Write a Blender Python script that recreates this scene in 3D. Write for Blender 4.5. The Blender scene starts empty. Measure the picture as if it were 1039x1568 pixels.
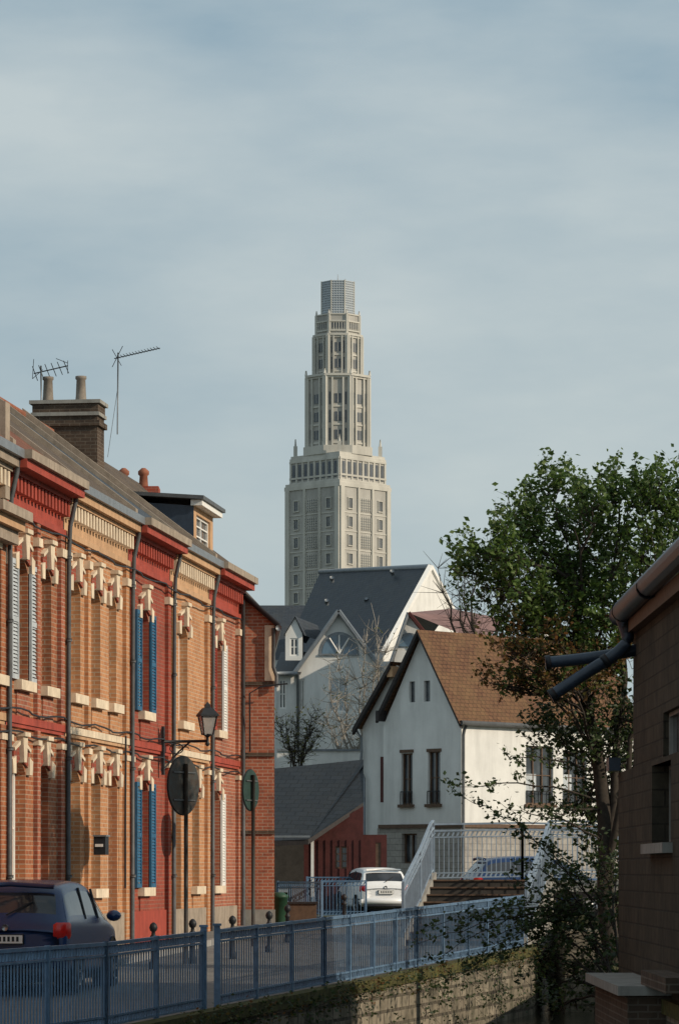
import bpy, math, random
import numpy as np
from mathutils import Vector
random.seed(7); np.random.seed(7)
F=5000.0; CX=519.5; HY=1335.0; E=1.3
def P(px,py,Z): return Vector(((px-CX)*Z/F, Z, (HY-py)*Z/F+E))
def PX(px,Z): return (px-CX)*Z/F
def PZ(py,Z): return (HY-py)*Z/F+E
sc=bpy.context.scene
# ------------------------------------------------ materials
MATS={}
def newmat(name):
    m=bpy.data.materials.new(name); m.use_nodes=True
    nt=m.node_tree; b=nt.nodes['Principled BSDF']; MATS[name]=m
    return m,nt,b
def N(nt,t,**k):
    n=nt.nodes.new(t)
    for a,v in k.items(): setattr(n,a,v)
    return n
def mixc(nt,fac,a,b,mode='MIX'):
    n=N(nt,'ShaderNodeMix',data_type='RGBA',blend_type=mode)
    for s,v in ((0,fac),(6,a),(7,b)):
        if isinstance(v,bpy.types.NodeSocket): nt.links.new(v,n.inputs[s])
        elif s==0: n.inputs[0].default_value=v
        else: n.inputs[s].default_value=(*v,1)
    return n.outputs[2]
def noise(nt,scale,detail=5,rough=.6,vec=None,stretch=None):
    n=N(nt,'ShaderNodeTexNoise'); n.inputs['Scale'].default_value=scale
    n.inputs['Detail'].default_value=detail; n.inputs['Roughness'].default_value=rough
    if vec is None:
        tc=N(nt,'ShaderNodeTexCoord'); vec=tc.outputs['Object']
    if stretch:
        mp=N(nt,'ShaderNodeMapping'); mp.inputs['Scale'].default_value=stretch
        nt.links.new(vec,mp.inputs['Vector']); vec=mp.outputs['Vector']
    nt.links.new(vec,n.inputs['Vector']); return n.outputs['Fac']
def ramp(nt,src,p0,p1,c0=(0,0,0),c1=(1,1,1)):
    r=N(nt,'ShaderNodeValToRGB'); r.color_ramp.elements[0].position=p0; r.color_ramp.elements[1].position=p1
    r.color_ramp.elements[0].color=(*c0,1); r.color_ramp.elements[1].color=(*c1,1)
    nt.links.new(src,r.inputs[0]); return r.outputs['Color']
def bump(nt,b,src,st=.3,dist=.02):
    bp=N(nt,'ShaderNodeBump'); bp.inputs['Strength'].default_value=st; bp.inputs['Distance'].default_value=dist
    nt.links.new(src,bp.inputs['Height']); nt.links.new(bp.outputs[0],b.inputs['Normal'])
def mat(name,c,rough=.8,var=.25,scale=3,metal=0,streak=.0,bmp=.2,c2=None,spec=.3,ss=2.2):
    m,nt,b=newmat(name)
    n1=noise(nt,scale,6,.65)
    d=tuple(x*(1-var) for x in c) if c2 is None else c2
    l=tuple(min(1,x*(1+var*.6)) for x in c)
    col=mixc(nt,ramp(nt,n1,.32,.68),d,l)
    if streak>0:
        n2=noise(nt,ss,4,.6,stretch=(2.5,2.5,.35))
        col=mixc(nt,ramp(nt,n2,.45,.75,(0,0,0),(streak,)*3),col,tuple(x*.35 for x in c))
    nt.links.new(col,b.inputs['Base Color'])
    b.inputs['Roughness'].default_value=rough; b.inputs['Metallic'].default_value=metal
    b.inputs['Specular IOR Level'].default_value=spec
    if bmp>0: bump(nt,b,noise(nt,scale*9,4,.6),bmp,.01)
    return m
def brick(name,c1,c2,mortar,w=.23,h=.075,stain=.35,msize=.011,grime=(.05,.035,.03),off=.5,rough=.9):
    m,nt,b=newmat(name)
    uv=N(nt,'ShaderNodeUVMap')
    t=N(nt,'ShaderNodeTexBrick'); t.inputs['Scale'].default_value=1
    t.inputs['Brick Width'].default_value=w; t.inputs['Row Height'].default_value=h
    t.inputs['Mortar Size'].default_value=msize; t.inputs['Mortar Smooth'].default_value=.3
    t.inputs['Bias'].default_value=0; t.offset=off
    t.inputs['Color1'].default_value=(*c1,1); t.inputs['Color2'].default_value=(*c2,1); t.inputs['Mortar'].default_value=(*mortar,1)
    nt.links.new(uv.outputs[0],t.inputs['Vector'])
    n1=noise(nt,1.3,6,.7); n2=noise(nt,9,4,.6); n3=noise(nt,1.8,4,.6,stretch=(3,3,.3))
    col=mixc(nt,ramp(nt,n1,.42,.72,(0,0,0),(stain,)*3),t.outputs['Color'],grime)
    col=mixc(nt,ramp(nt,n3,.5,.8,(0,0,0),(stain*.8,)*3),col,grime)
    col=mixc(nt,ramp(nt,n2,.35,.7,(0,0,0),(.28,)*3),col,tuple(min(1,x*1.5) for x in c1))
    nt.links.new(col,b.inputs['Base Color']); b.inputs['Roughness'].default_value=rough
    b.inputs['Specular IOR Level'].default_value=.2
    inv=N(nt,'ShaderNodeMath',operation='SUBTRACT'); inv.inputs[0].default_value=1; nt.links.new(t.outputs['Fac'],inv.inputs[1])
    bump(nt,b,inv.outputs[0],.5,.01)
    return m
def glassmat(name,c=(.02,.025,.03),rough=.08,spec=.8):
    m,nt,b=newmat(name)
    n=noise(nt,1.7,2,.5)
    nt.links.new(mixc(nt,ramp(nt,n,.4,.6),c,tuple(x*2.5+.01 for x in c)),b.inputs['Base Color'])
    b.inputs['Roughness'].default_value=rough; b.inputs['Specular IOR Level'].default_value=spec
    bump(nt,b,noise(nt,2.5,2,.5),.15,.02)
    return m
def leafmat(name,stops,trans=.35):
    m,nt,b=newmat(name)
    g=N(nt,'ShaderNodeNewGeometry')
    r=N(nt,'ShaderNodeValToRGB'); cr=r.color_ramp
    cr.elements[0].color=(*stops[0],1); cr.elements[1].color=(*stops[-1],1)
    for i,s in enumerate(stops[1:-1]):
        e=cr.elements.new((i+1)/(len(stops)-1)); e.color=(*s,1)
    nt.links.new(g.outputs['Random Per Island'],r.inputs[0])
    n=noise(nt,1.6,3,.5)
    col=mixc(nt,ramp(nt,n,.35,.65,(0,0,0),(.45,)*3),r.outputs['Color'],tuple(x*.45 for x in stops[0]))
    nt.links.new(col,b.inputs['Base Color']); b.inputs['Roughness'].default_value=.55
    tr=N(nt,'ShaderNodeBsdfTranslucent'); nt.links.new(col,tr.inputs[0])
    mx=N(nt,'ShaderNodeMixShader'); mx.inputs[0].default_value=trans
    nt.links.new(b.outputs[0],mx.inputs[1]); nt.links.new(tr.outputs[0],mx.inputs[2])
    nt.links.new(mx.outputs[0],nt.nodes['Material Output'].inputs[0])
    return m
brick('brick_orange',(.38,.135,.06),(.27,.085,.04),(.38,.28,.20),stain=.5)
brick('brick_yellow',(.50,.245,.115),(.39,.165,.075),(.46,.35,.25),stain=.45,grime=(.13,.06,.03))
brick('brick_red',(.33,.07,.043),(.25,.052,.033),(.27,.135,.10),stain=.45)
brick('brick_salmon',(.38,.125,.07),(.27,.08,.048),(.40,.29,.22),stain=.5)
brick('brick_dark',(.10,.07,.05),(.065,.045,.035),(.15,.125,.10),stain=.6,grime=(.02,.018,.015),h=.08)
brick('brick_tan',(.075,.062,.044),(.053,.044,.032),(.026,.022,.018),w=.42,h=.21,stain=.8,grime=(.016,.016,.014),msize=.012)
brick('stone_blocks',(.36,.34,.31),(.30,.28,.26),(.20,.19,.18),w=.45,h=.2,stain=.4,grime=(.1,.09,.08),msize=.015)
brick('quay_stone',(.27,.235,.18),(.17,.145,.11),(.06,.05,.04),w=.5,h=.22,stain=.98,grime=(.022,.026,.014),msize=.03)
brick('slate',(.042,.050,.062),(.030,.036,.046),(.015,.018,.022),w=.3,h=.16,stain=.4,msize=.012,grime=(.075,.07,.06),rough=.55)
brick('slate_dark',(.026,.031,.038),(.019,.023,.028),(.01,.012,.014),w=.4,h=.3,stain=.3,msize=.02,grime=(.045,.042,.036),rough=.6)
brick('slate_brown',(.105,.082,.066),(.074,.058,.047),(.04,.03,.025),w=.3,h=.16,stain=.45,msize=.014,grime=(.16,.115,.07))
brick('tile_red',(.20,.08,.052),(.14,.058,.04),(.09,.04,.025),w=.26,h=.2,stain=.45,msize=.018,grime=(.09,.06,.035))
brick('tile_brown',(.15,.078,.046),(.105,.055,.035),(.05,.028,.02),w=.2,h=.15,stain=.5,msize=.018,grime=(.20,.135,.065))
mat('cream_stone',(.72,.60,.45),.85,.22,4,streak=.4)
mat('grey_cornice',(.34,.28,.22),.85,.25,4,streak=.45)
mat('red_paint',(.36,.065,.042),.7,.25,2,streak=.4)
mat('tan_paint',(.53,.33,.19),.8,.2,2,streak=.4)
mat('white_render',(.72,.72,.70),.9,.10,.9,streak=.30,ss=1.1)
mat('white_paint',(.78,.77,.74),.5,.06,5)
mat('blue_shutter',(.03,.12,.22),.55,.25,6)
mat('pale_shutter',(.46,.50,.53),.6,.2,6)
mat('zinc',(.21,.23,.25),.45,.2,5,metal=.3)
mat('pipe_grey',(.09,.095,.10),.5,.3,5)
mat('black_iron',(.02,.022,.026),.5,.3,8)
mat('dark_blue_pipe',(.03,.047,.075),.4,.3,6,streak=.4,spec=.5)
mat('rail_blue',(.11,.19,.30),.45,.3,7,streak=.3,spec=.4)
mat('rail_pale',(.25,.32,.40),.5,.2,7,streak=.25)
mat('red_timber',(.075,.020,.018),.7,.3,5)
mat('wood_brown',(.12,.075,.05),.7,.3,7)
mat('dark_trim',(.03,.025,.025),.6,.3,8)
mat('concrete',(.30,.29,.265),.9,.2,3,streak=.45)
mat('dark_step',(.05,.045,.04),.85,.3,5)
mat('tower_concrete',(.54,.525,.475),.9,.12,.2,bmp=0,streak=.4,ss=.16)
mat('tower_panel',(.42,.41,.38),.9,.16,.3,bmp=0,streak=.45,ss=.13)
mat('tower_lattice',(.43,.47,.50),.7,.1,.4,bmp=0)
mat('tower_window',(.10,.115,.135),.4,.3,.4,bmp=0)
mat('tower_glass',(.32,.365,.41),.3,.15,.6,bmp=0)
mat('asphalt',(.11,.108,.105),.9,.2,1.5,bmp=.3)
mat('paving',(.17,.165,.155),.9,.28,2.5,bmp=.3)
mat('kerb_stone',(.30,.29,.275),.85,.2,3)
mat('earth_grass',(.06,.07,.03),.95,.4,.5,c2=(.05,.045,.03))
mat('bark',(.045,.037,.03),.9,.4,14)
mat('bark_pale',(.34,.31,.27),.9,.3,14)
mat('sign_back',(.04,.047,.046),.6,.3,7,c2=(.05,.033,.024))
mat('sign_green',(.022,.048,.04),.6,.3,7)
mat('paint_navy',(.010,.035,.115),.25,.12,3,spec=.6,bmp=0)
mat('paint_white',(.74,.75,.76),.3,.04,3,spec=.6,bmp=0)
mat('rubber',(.02,.02,.02),.8,.2,9)
mat('rim',(.35,.36,.37),.35,.1,9,metal=.7,bmp=0)
mat('tail_red',(.55,.015,.012),.25,.25,12,spec=.6,bmp=0)
mat('plate',(.75,.75,.72),.4,.03,30,bmp=0)
mat('pot_clay',(.26,.10,.06),.85,.3,6)
mat('pot_grey',(.22,.19,.16),.85,.3,6)
mat('moss',(.085,.08,.022),.95,.5,9,c2=(.04,.036,.016),bmp=.6)
mat('pink_tile',(.22,.13,.12),.85,.25,2)
mat('green_bin',(.02,.06,.035),.5,.2,6)
glassmat('glass'); glassmat('glass_blue',(.04,.07,.10)); glassmat('car_glass',(.012,.014,.018),.04,.7)
mat('curtain',(.34,.33,.31),.9,.25,5)
m,nt,b=newmat('water')
nt.links.new(mixc(nt,noise(nt,1.5),(.02,.022,.014),(.035,.035,.022)),b.inputs['Base Color'])
b.inputs['Roughness'].default_value=.08; bump(nt,b,noise(nt,5,4,.6,stretch=(1,.5,1)),.35,.05)
m,nt,b=newmat('lamp_glass'); b.inputs['Roughness'].default_value=.15
b.inputs['Transmission Weight'].default_value=.6; nt.links.new(ramp(nt,noise(nt,12),.3,.7,(.45,.47,.47),(.65,.66,.65)),b.inputs['Base Color'])
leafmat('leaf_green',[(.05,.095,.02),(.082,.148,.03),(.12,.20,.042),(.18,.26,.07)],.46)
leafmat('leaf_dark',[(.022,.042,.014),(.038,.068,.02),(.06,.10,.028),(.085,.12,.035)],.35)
leafmat('leaf_copper',[(.08,.06,.018),(.16,.08,.024),(.22,.10,.035),(.12,.12,.03),(.17,.15,.035)],.45)
leafmat('leaf_yellow',[(.14,.14,.03),(.20,.19,.05),(.10,.11,.03)],.4)
leafmat('leaf_far',[(.04,.055,.03),(.06,.08,.035),(.08,.10,.05)],.3)
# ------------------------------------------------ builder
def uvmap(me):
    uvl=me.uv_layers.new(name='UVMap')
    vs=[v.co for v in me.vertices]; data=np.zeros(len(me.loops)*2)
    for p in me.polygons:
        n=p.normal
        t=Vector((-n.y,n.x,0))
        if t.length<.05: t=Vector((1,0,0))
        else: t.normalize()
        bb=n.cross(t)
        if bb.z<0: bb=-bb
        for li in p.loop_indices:
            c=vs[me.loops[li].vertex_index]
            data[2*li]=c.dot(t); data[2*li+1]=c.dot(bb)
    uvl.data.foreach_set('uv',data)
class Obj:
    def __init__(s,name): s.name=name; s.parts={}
    def part(s,p):
        return s.parts.setdefault(p,dict(v=[],f=[],m=[],mats=[],sm=[]))
    def add(s,p,mt,vs,fs,smooth=False):
        d=s.part(p); o=len(d['v']); d['v']+= [tuple(v) for v in vs]
        if mt not in d['mats']: d['mats'].append(mt)
        k=d['mats'].index(mt)
        for f in fs: d['f'].append(tuple(i+o for i in f)); d['m'].append(k); d['sm'].append(smooth)
    def finish(s,uv=True,single=False,subsurf=()):
        root=None
        if not single:
            root=bpy.data.objects.new(s.name,None); sc.collection.objects.link(root)
        for pn,d in s.parts.items():
            me=bpy.data.meshes.new(s.name+'_'+pn); me.from_pydata(d['v'],[],d['f'])
            for mn in d['mats']: me.materials.append(MATS[mn])
            me.polygons.foreach_set('material_index',d['m']); me.polygons.foreach_set('use_smooth',d['sm'])
            if uv: uvmap(me)
            me.update()
            ob=bpy.data.objects.new(s.name if single else pn,me); sc.collection.objects.link(ob)
            if pn in subsurf:
                md=ob.modifiers.new('s','SUBSURF'); md.levels=2; md.render_levels=2
            if root: ob.parent=root
        return root
    def box(s,p,mt,fr,u0,u1,n0,n1,z0,z1):
        if u0>u1:u0,u1=u1,u0
        if n0>n1:n0,n1=n1,n0
        vs=[fr.w(u,n,z) for z in (z0,z1) for (u,n) in ((u0,n0),(u1,n0),(u1,n1),(u0,n1))]
        fs=[(0,1,2,3),(7,6,5,4),(0,4,5,1),(1,5,6,2),(2,6,7,3),(3,7,4,0)]
        s.add(p,mt,vs,fs)
    def quad(s,p,mt,*pts): s.add(p,mt,pts,[tuple(range(len(pts)))])
    def prism(s,p,mt,pts,z0,z1,cap=True):
        n=len(pts); vs=[(a[0],a[1],z0) for a in pts]+[(a[0],a[1],z1) for a in pts]
        fs=[(i,(i+1)%n,n+(i+1)%n,n+i) for i in range(n)]
        if cap: fs+=[tuple(range(n,2*n)),tuple(range(n-1,-1,-1))]
        s.add(p,mt,vs,fs)
    def tube(s,p,mt,pts,rad,sides=6,cap=True):
        pts=[Vector(a) for a in pts]; n=len(pts)
        if not hasattr(rad,'__len__'): rad=[rad]*n
        vs=[]; fs=[]
        for i,a in enumerate(pts):
            d=(pts[min(i+1,n-1)]-pts[max(i-1,0)])
            if d.length<1e-6: d=Vector((0,0,1))
            d.normalize(); r=Vector((0,1,0)) if abs(d.z)>.9 else Vector((0,0,1))
            x=d.cross(r).normalized(); y=d.cross(x)
            for k in range(sides):
                t=2*math.pi*(k+.5)/sides; vs.append(a+(x*math.cos(t)+y*math.sin(t))*rad[i])
        for i in range(n-1):
            for k in range(sides):
                k2=(k+1)%sides; fs.append((i*sides+k,i*sides+k2,(i+1)*sides+k2,(i+1)*sides+k))
        if cap: fs+=[tuple(range(sides)),tuple(range(n*sides-1,(n-1)*sides-1,-1))]
        s.add(p,mt,vs,fs,sides>5)
    def sphere(s,p,mt,c,r,seg=10,ring=6,sz=1):
        vs=[];fs=[]
        for i in range(ring+1):
            a=math.pi*i/ring
            for k in range(seg):
                t=2*math.pi*k/seg; vs.append((c[0]+r*math.sin(a)*math.cos(t),c[1]+r*math.sin(a)*math.sin(t),c[2]+sz*r*math.cos(a)))
        for i in range(ring):
            for k in range(seg): fs.append((i*seg+k,(i+1)*seg+k,(i+1)*seg+(k+1)%seg,i*seg+(k+1)%seg))
        s.add(p,mt,vs,fs,True)
    def lathe(s,p,mt,c,prof,seg=10):
        vs=[];fs=[]
        for (r,z) in prof:
            for k in range(seg):
                t=2*math.pi*k/seg; vs.append((c[0]+r*math.cos(t),c[1]+r*math.sin(t),c[2]+z))
        for i in range(len(prof)-1):
            for k in range(seg): fs.append((i*seg+k,i*seg+(k+1)%seg,(i+1)*seg+(k+1)%seg,(i+1)*seg+k))
        s.add(p,mt,vs,fs,True)
    def wall(s,p,mt,fr,u0,u1,z0,z1,opens,rev=.16,n=0,rmat=None,gl='glass',frm='white_paint',fw=.05,mull=1,bars=2):
        us=sorted({u0,u1,*[o[0] for o in opens],*[o[1] for o in opens]})
        zs=sorted({z0,z1,*[o[2] for o in opens],*[o[3] for o in opens]})
        for i in range(len(us)-1):
            for j in range(len(zs)-1):
                uc=(us[i]+us[i+1])/2; zc=(zs[j]+zs[j+1])/2
                if any(o[0]<uc<o[1] and o[2]<zc<o[3] for o in opens): continue
                s.quad(p,mt,fr.w(us[i],n,zs[j]),fr.w(us[i+1],n,zs[j]),fr.w(us[i+1],n,zs[j+1]),fr.w(us[i],n,zs[j+1]))
        rm=rmat or mt
        for o in opens:
            a,b_,c,d=o[:4]; w=fr.w; r=n-rev
            s.quad(p,rm,w(a,n,c),w(a,n,d),w(a,r,d),w(a,r,c)); s.quad(p,rm,w(b_,n,c),w(b_,r,c),w(b_,r,d),w(b_,n,d))
            s.quad(p,rm,w(a,n,d),w(b_,n,d),w(b_,r,d),w(a,r,d)); s.quad(p,rm,w(a,n,c),w(a,r,c),w(b_,r,c),w(b_,n,c))
            g=o[4] if len(o)>4 else gl
            s.quad('windows',g,w(a,r+.002,c),w(b_,r+.002,c),w(b_,r+.002,d),w(a,r+.002,d))
            if frm:
                s.box('window_frames',frm,fr,a,a+fw,r,r+.05,c,d); s.box('window_frames',frm,fr,b_-fw,b_,r,r+.05,c,d)
                s.box('window_frames',frm,fr,a+fw,b_-fw,r,r+.048,d-fw,d); s.box('window_frames',frm,fr,a+fw,b_-fw,r,r+.048,c,c+fw)
                for k in range(mull):
                    um=a+(b_-a)*(k+1)/(mull+1); s.box('window_frames',frm,fr,um-fw*.5,um+fw*.5,r,r+.045,c+fw,d-fw)
                for k in range(bars):
                    zm=c+(d-c)*(k+1)/(bars+1); s.box('window_frames',frm,fr,a+fw,b_-fw,r,r+.04,zm-fw*.3,zm+fw*.3)
class Frame:
    def __init__(s,o,u):
        l=math.hypot(*u); s.o=o; s.u=(u[0]/l,u[1]/l); s.n=(s.u[1],-s.u[0])
    def w(s,u,n,z): return Vector((s.o[0]+u*s.u[0]+n*s.n[0],s.o[1]+u*s.u[1]+n*s.n[1],z))
WORLD=Frame((0,0),(0,1))   # u=Y, n=X
# ------------------------------------------------ ground
def g(Y): return 0 if Y>=75 else (-.55 if Y<=38 else -.55*(75-Y)/37)
def railX(Y):
    if Y<=42: return -3.53+.2475*(Y-34)
    if Y<=63: return -1.55+(Y-42)*(5.25/21)
    return 3.70+(Y-63)*.09
def bankX(Y):
    if Y<=46: return 3.8
    if Y<=63: return 3.8+(Y-46)*.11
    return 5.67+(Y-63)*.09
o=Obj('ground')
Ys=[-60,0,20,30,34,38,42,46,50,55,60,63,66,70,75,85,100,103]
cols=[]
WZ=-1.45
for Y in Ys:
    z=g(Y)
    cols.append([(-4000,Y,z),(-40,Y,z),(railX(Y),Y,z),(railX(Y)+.001,Y,-2.4),(bankX(Y)-.001,Y,-2.4),(bankX(Y),Y,max(z,-.2)),(40,Y,max(z,-.2)),(4000,Y,max(z,-.2))])
vs=[v for c in cols for v in c]; fs=[]
for i in range(len(Ys)-1):
    for k in range(7): fs.append((i*8+k,i*8+k+1,(i+1)*8+k+1,(i+1)*8+k))
nb=len(vs); last=(len(Ys)-1)*8
vs+=[(-4000,103.01,0),(4000,103.01,0),(4000,7000,0),(-4000,7000,0)]
fs+=[(nb,nb+1,nb+2,nb+3),(last+2,last+3,last+4,last+5)]
o.add('g','earth_grass',vs,fs); o.finish(single=True)
RF=Frame((-12.07,0),(.1332,1)); CU=.99125
def rowU(Y): return Y/CU
o=Obj('road')
vs=[];fs=[]
Yl=[10,20,30,34,38,42,46,50,55,60,63,66,70,75,85,102]
for Y in Yl: 
    fx=-12.07+.1332*Y
    vs+=[(fx+1.0,Y,g(Y)+.006),(railX(Y)-.02,Y,g(Y)+.006)]
for i in range(len(Yl)-1): fs.append((2*i,2*i+1,2*i+3,2*i+2))
o.add('r','paving',vs,fs)
o.add('r','asphalt',[(-30,102,.006),(3.5,102,.006),(3.5,103.5,.006),(-30,103.5,.006)],[(0,1,2,3)])
o.finish(single=True)
o=Obj('pavement')
for i in range(len(Yl)-1):
    a,b_=Yl[i],Yl[i+1]
    if a>=75: break
    fa,fb=-12.07+.1332*a,-12.07+.1332*b_
    za,zb=g(a)+.12,g(b_)+.12
    o.quad('p','paving',(fa-.2,a,za),(fa+.88,a,za),(fb+.88,b_,zb),(fb-.2,b_,zb))
    o.quad('p','kerb_stone',(fa+.88,a,za+.002),(fa+1.0,a,za+.002),(fb+1.0,b_,zb+.002),(fb+.88,b_,zb+.002))
    o.quad('p','kerb_stone',(fa+1.0,a,za+.002),(fa+1.0,a,za-.2),(fb+1.0,b_,zb-.2),(fb+1.0,b_,zb+.002))
o.finish(single=True)
o=Obj('canal_water')
o.add('w','water',[(-12,-60,WZ),(14,-60,WZ),(14,102.9,WZ),(-12,102.9,WZ)],[(0,1,2,3)]); o.finish(single=True)
o=Obj('quay_wall')
for i in range(len(Yl)-1):
    a,b_=Yl[i],Yl[i+1]
    for side,fx,top in ((1,railX,lambda y:g(y)),(-1,bankX,lambda y:max(g(y),-.2))):
        xa,xb=fx(a),fx(b_)
        s=.03*side
        q=[(xa+s,a,-2.3),(xb+s,b_,-2.3),(xb+s,b_,top(b_)-.14),(xa+s,a,top(a)-.14)]
        o.quad('w','quay_stone',*q)
        e=.08*side
        A=(xa+e,a,top(a)-.14);B=(xb+e,b_,top(b_)-.14);C=(xb+e,b_,top(b_)+.03);D=(xa+e,a,top(a)+.03)
        o.quad('w','moss',A,B,C,D)
        o.quad('w','moss',(xa+s,a,top(a)-.14),(xb+s,b_,top(b_)-.14),B,A)
        o.quad('w','moss',D,C,(xb-e*2,b_,top(b_)+.03),(xa-e*2,a,top(a)+.03))
        o.quad('w','kerb_stone',(xa-e*2,a,top(a)+.03),(xb-e*2,b_,top(b_)+.03),(xb-e*2,b_,top(b_)-.1),(xa-e*2,a,top(a)-.1))
o.finish(single=True)
# ------------------------------------------------ row houses
def Yp(px): return 12.07*5000/(1186-px)
EAVE=7.9; RIDGE=11.1
def shutter(o,mt,fr,u0,u1,n0,z0,z1):
    o.box('shutters',mt,fr,u0,u0+.05,n0,n0+.045,z0,z1); o.box('shutters',mt,fr,u1-.05,u1,n0,n0+.045,z0,z1)
    for zz in (z0,(z0+z1)/2-.04,z1-.08): o.box('shutters',mt,fr,u0+.05,u1-.05,n0,n0+.042,zz,zz+.08)
    z=z0+.1
    while z<z1-.12:
        w=fr.w
        o.quad('shutters',mt,w(u0+.05,n0+.035,z),w(u1-.05,n0+.035,z),w(u1-.05,n0+.008,z+.055),w(u0+.05,n0+.008,z+.055)); z+=.06
def lintel(o,mt,fr,uc,hw,zt,n=0):
    w=fr.w
    def wedge(pts,n0,n1,m_=mt):
        k=len(pts); vs=[w(a,n0,b) for a,b in pts]+[w(a,n1,b) for a,b in pts]
        o.add('lintels',m_,vs,[tuple(range(k,2*k))]+[(i,(i+1)%k,k+(i+1)%k,k+i) for i in range(k)])
    wedge([(uc-.09,zt-.03),(uc+.09,zt-.03),(uc+.16,zt+.38),(uc-.16,zt+.38)],0,.11)
    wedge([(uc-.19,zt+.38),(uc+.19,zt+.38),(uc+.19,zt+.45),(uc-.19,zt+.45)],0,.15)
    for sg in (-1,1):
        S=1 if sg>0 else -1
        a=uc+sg*(hw+.02); 
        wedge([(a,zt-.22),(a+sg*.2,zt-.22),(a+sg*.24,zt+.0),(a,zt+.06)][::S],0,.07)
        wedge([(uc+sg*.11,zt+.0),(uc+sg*(hw+.02),zt-.10),(uc+sg*(hw+.10),zt+.14),(uc+sg*.16,zt+.25)][::S],0,.04,'brick_red')
        wedge([(uc+sg*.17,zt+.25),(uc+sg*(hw+.10),zt+.14),(uc+sg*(hw+.13),zt+.19),(uc+sg*.18,zt+.31)][::S],0,.07)
def archfill(o,p,mt,fr,a,b_,zt,rise,rev):
    w=fr.w; k=8
    f=lambda t: zt-rise*(2*t-1)**2
    for i in range(k):
        t0,t1=i/k,(i+1)/k; ua,ub=a+(b_-a)*t0,a+(b_-a)*t1
        o.quad(p,mt,w(ua,-.001,f(t0)),w(ub,-.001,f(t1)),w(ub,-.001,zt),w(ua,-.001,zt))
        o.quad(p,mt,w(ua,-.001,f(t0)),w(ua,-rev+.06,f(t0)),w(ub,-rev+.06,f(t1)),w(ub,-.001,f(t1)))
def rowhouse(Y0,Y1,wm,fm,cm,ups,lows,roofm,sh=None,shl=None,prd=0,eave=EAVE,dent='cream_stone',rd=0,lint='cream_stone',gut='zinc',rm=None,pil=None):
    o=Obj('brick_house'); fr=Frame((RF.o[0]+prd*RF.n[0],RF.o[1]+prd*RF.n[1]),RF.u)
    u0,u1=rowU(Y0),rowU(Y1); pil=pil or wm
    U=lambda px: rowU(Yp(px))
    ops=[];
    for (px,hw,k) in ups:
        c=U(px); ops.append((c-hw,c+hw,4.36,6.34,'curtain' if k=='c' else 'glass'))
    for (px,hw,k) in lows:
        c=U(px); ops.append((c-hw,c+hw,(1.0 if k not in 'dwr' else g(Y0)+.2),3.08,{'d':'wood_brown','w':'white_paint','r':'red_paint','c':'curtain'}.get(k,'glass')))
    o.wall('walls',wm,fr,u0,u1,-1,eave-.35,ops,rev=.22,rmat=rm)
    for q in ops: archfill(o,'walls',wm,fr,q[0],q[1],q[3],.2,.22)
    for q in ops:
        c=(q[0]+q[1])/2; lintel(o,lint,fr,c,(q[1]-q[0])/2,q[3])
        if q[2]>.5: o.box('sills',lint,fr,q[0]-.12,q[1]+.12,0,.13,q[2]-.16,q[2]); o.box('sill_panel',pil,fr,q[0]-.02,q[1]+.02,0,.03,q[2]-.58,q[2]-.16)
    for lst,z0,z1,smat in ((ups,4.36,6.26,sh),(lows,1.0,3.0,shl)):
        if smat:
            for (px,hw,k) in lst:
                if k in 'dwr': continue
                c=U(px)
                shutter(o,smat,fr,c-hw-.50,c-hw-.02,.02,z0,z1); shutter(o,smat,fr,c+hw+.02,c+hw+.50,.02,z0,z1)
    o.box('plinth','grey_cornice' if wm!='brick_red' else 'red_paint',fr,u0,u1,0,.04,-1,.55)
    o.box('string_course',lint if wm=='brick_yellow' else fm,fr,u0,u1,.0,.075,3.66,3.78)
    o.box('string_course',fm,fr,u0,u1,0,.05,3.60,3.66)
    o.box('string_course',cm,fr,u0,u1,0,.09,6.98,7.08)
    P_=[(u0+.06,u0+.36),(u1-.36,u1-.06)]
    so=sorted([q for q in ops if q[2]>4])
    if not sh:
        for qa,qb in zip(so[:-1],so[1:]):
            gap=qb[0]-qa[1]
            if gap>.75: mid=(qa[1]+qb[0])/2; P_.append((mid-.11,mid+.11))
    for (a,b_) in P_:
        o.box('pilasters',pil,fr,a,b_,0,.075,-1,3.6); o.box('pilasters',pil,fr,a,b_,0,.075,3.78,6.98)
        o.box('pilasters',lint,fr,a-.03,b_+.03,0,.11,6.60,6.74); o.box('pilasters',lint,fr,a-.03,b_+.03,0,.10,3.36,3.46)
    o.box('frieze',fm,fr,u0,u1,0,.03,7.08,eave-.35)
    u=u0+.12
    while u<u1-.15:
        o.box('dentils',dent if cm!='red_paint' else fm,fr,u,u+.12,.03,.16,eave-.60,eave-.36); u+=.25
    o.box('frieze',cm,fr,u0,u1,0,.18,eave-.35,eave-.28)
    o.box('cornice',cm,fr,u0,u1,-.3,.28+rd,eave-.28,eave-.14)
    o.box('cornice',gut,fr,u0,u1,-.3,.36+rd,eave-.14,eave)
    w=fr.w
    for part,n0,z0,n1,z1 in (('roof',.30,eave+.01,-4-prd,RIDGE),('roof',-8-prd,EAVE,-4-prd,RIDGE)):
        o.quad(part,roofm,w(u0,n0,z0),w(u1,n0,z0),w(u1,n1,z1),w(u0,n1,z1))
    o.tube('ridge','pot_clay',[w(u0,-4-prd,RIDGE),w(u1,-4-prd,RIDGE)],.09,6)
    vs=[w(u0+q,n_,z_) for q in (-.1,.1) for n_,z_ in ((.2,eave-.02),(.2,eave+.16),(-4-prd,RIDGE+.14),(-4-prd,RIDGE-.05))]
    o.add('party_wall','grey_cornice',vs,[(0,1,2,3),(4,5,6,7),(0,1,5,4),(1,2,6,5),(2,3,7,6)])
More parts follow.
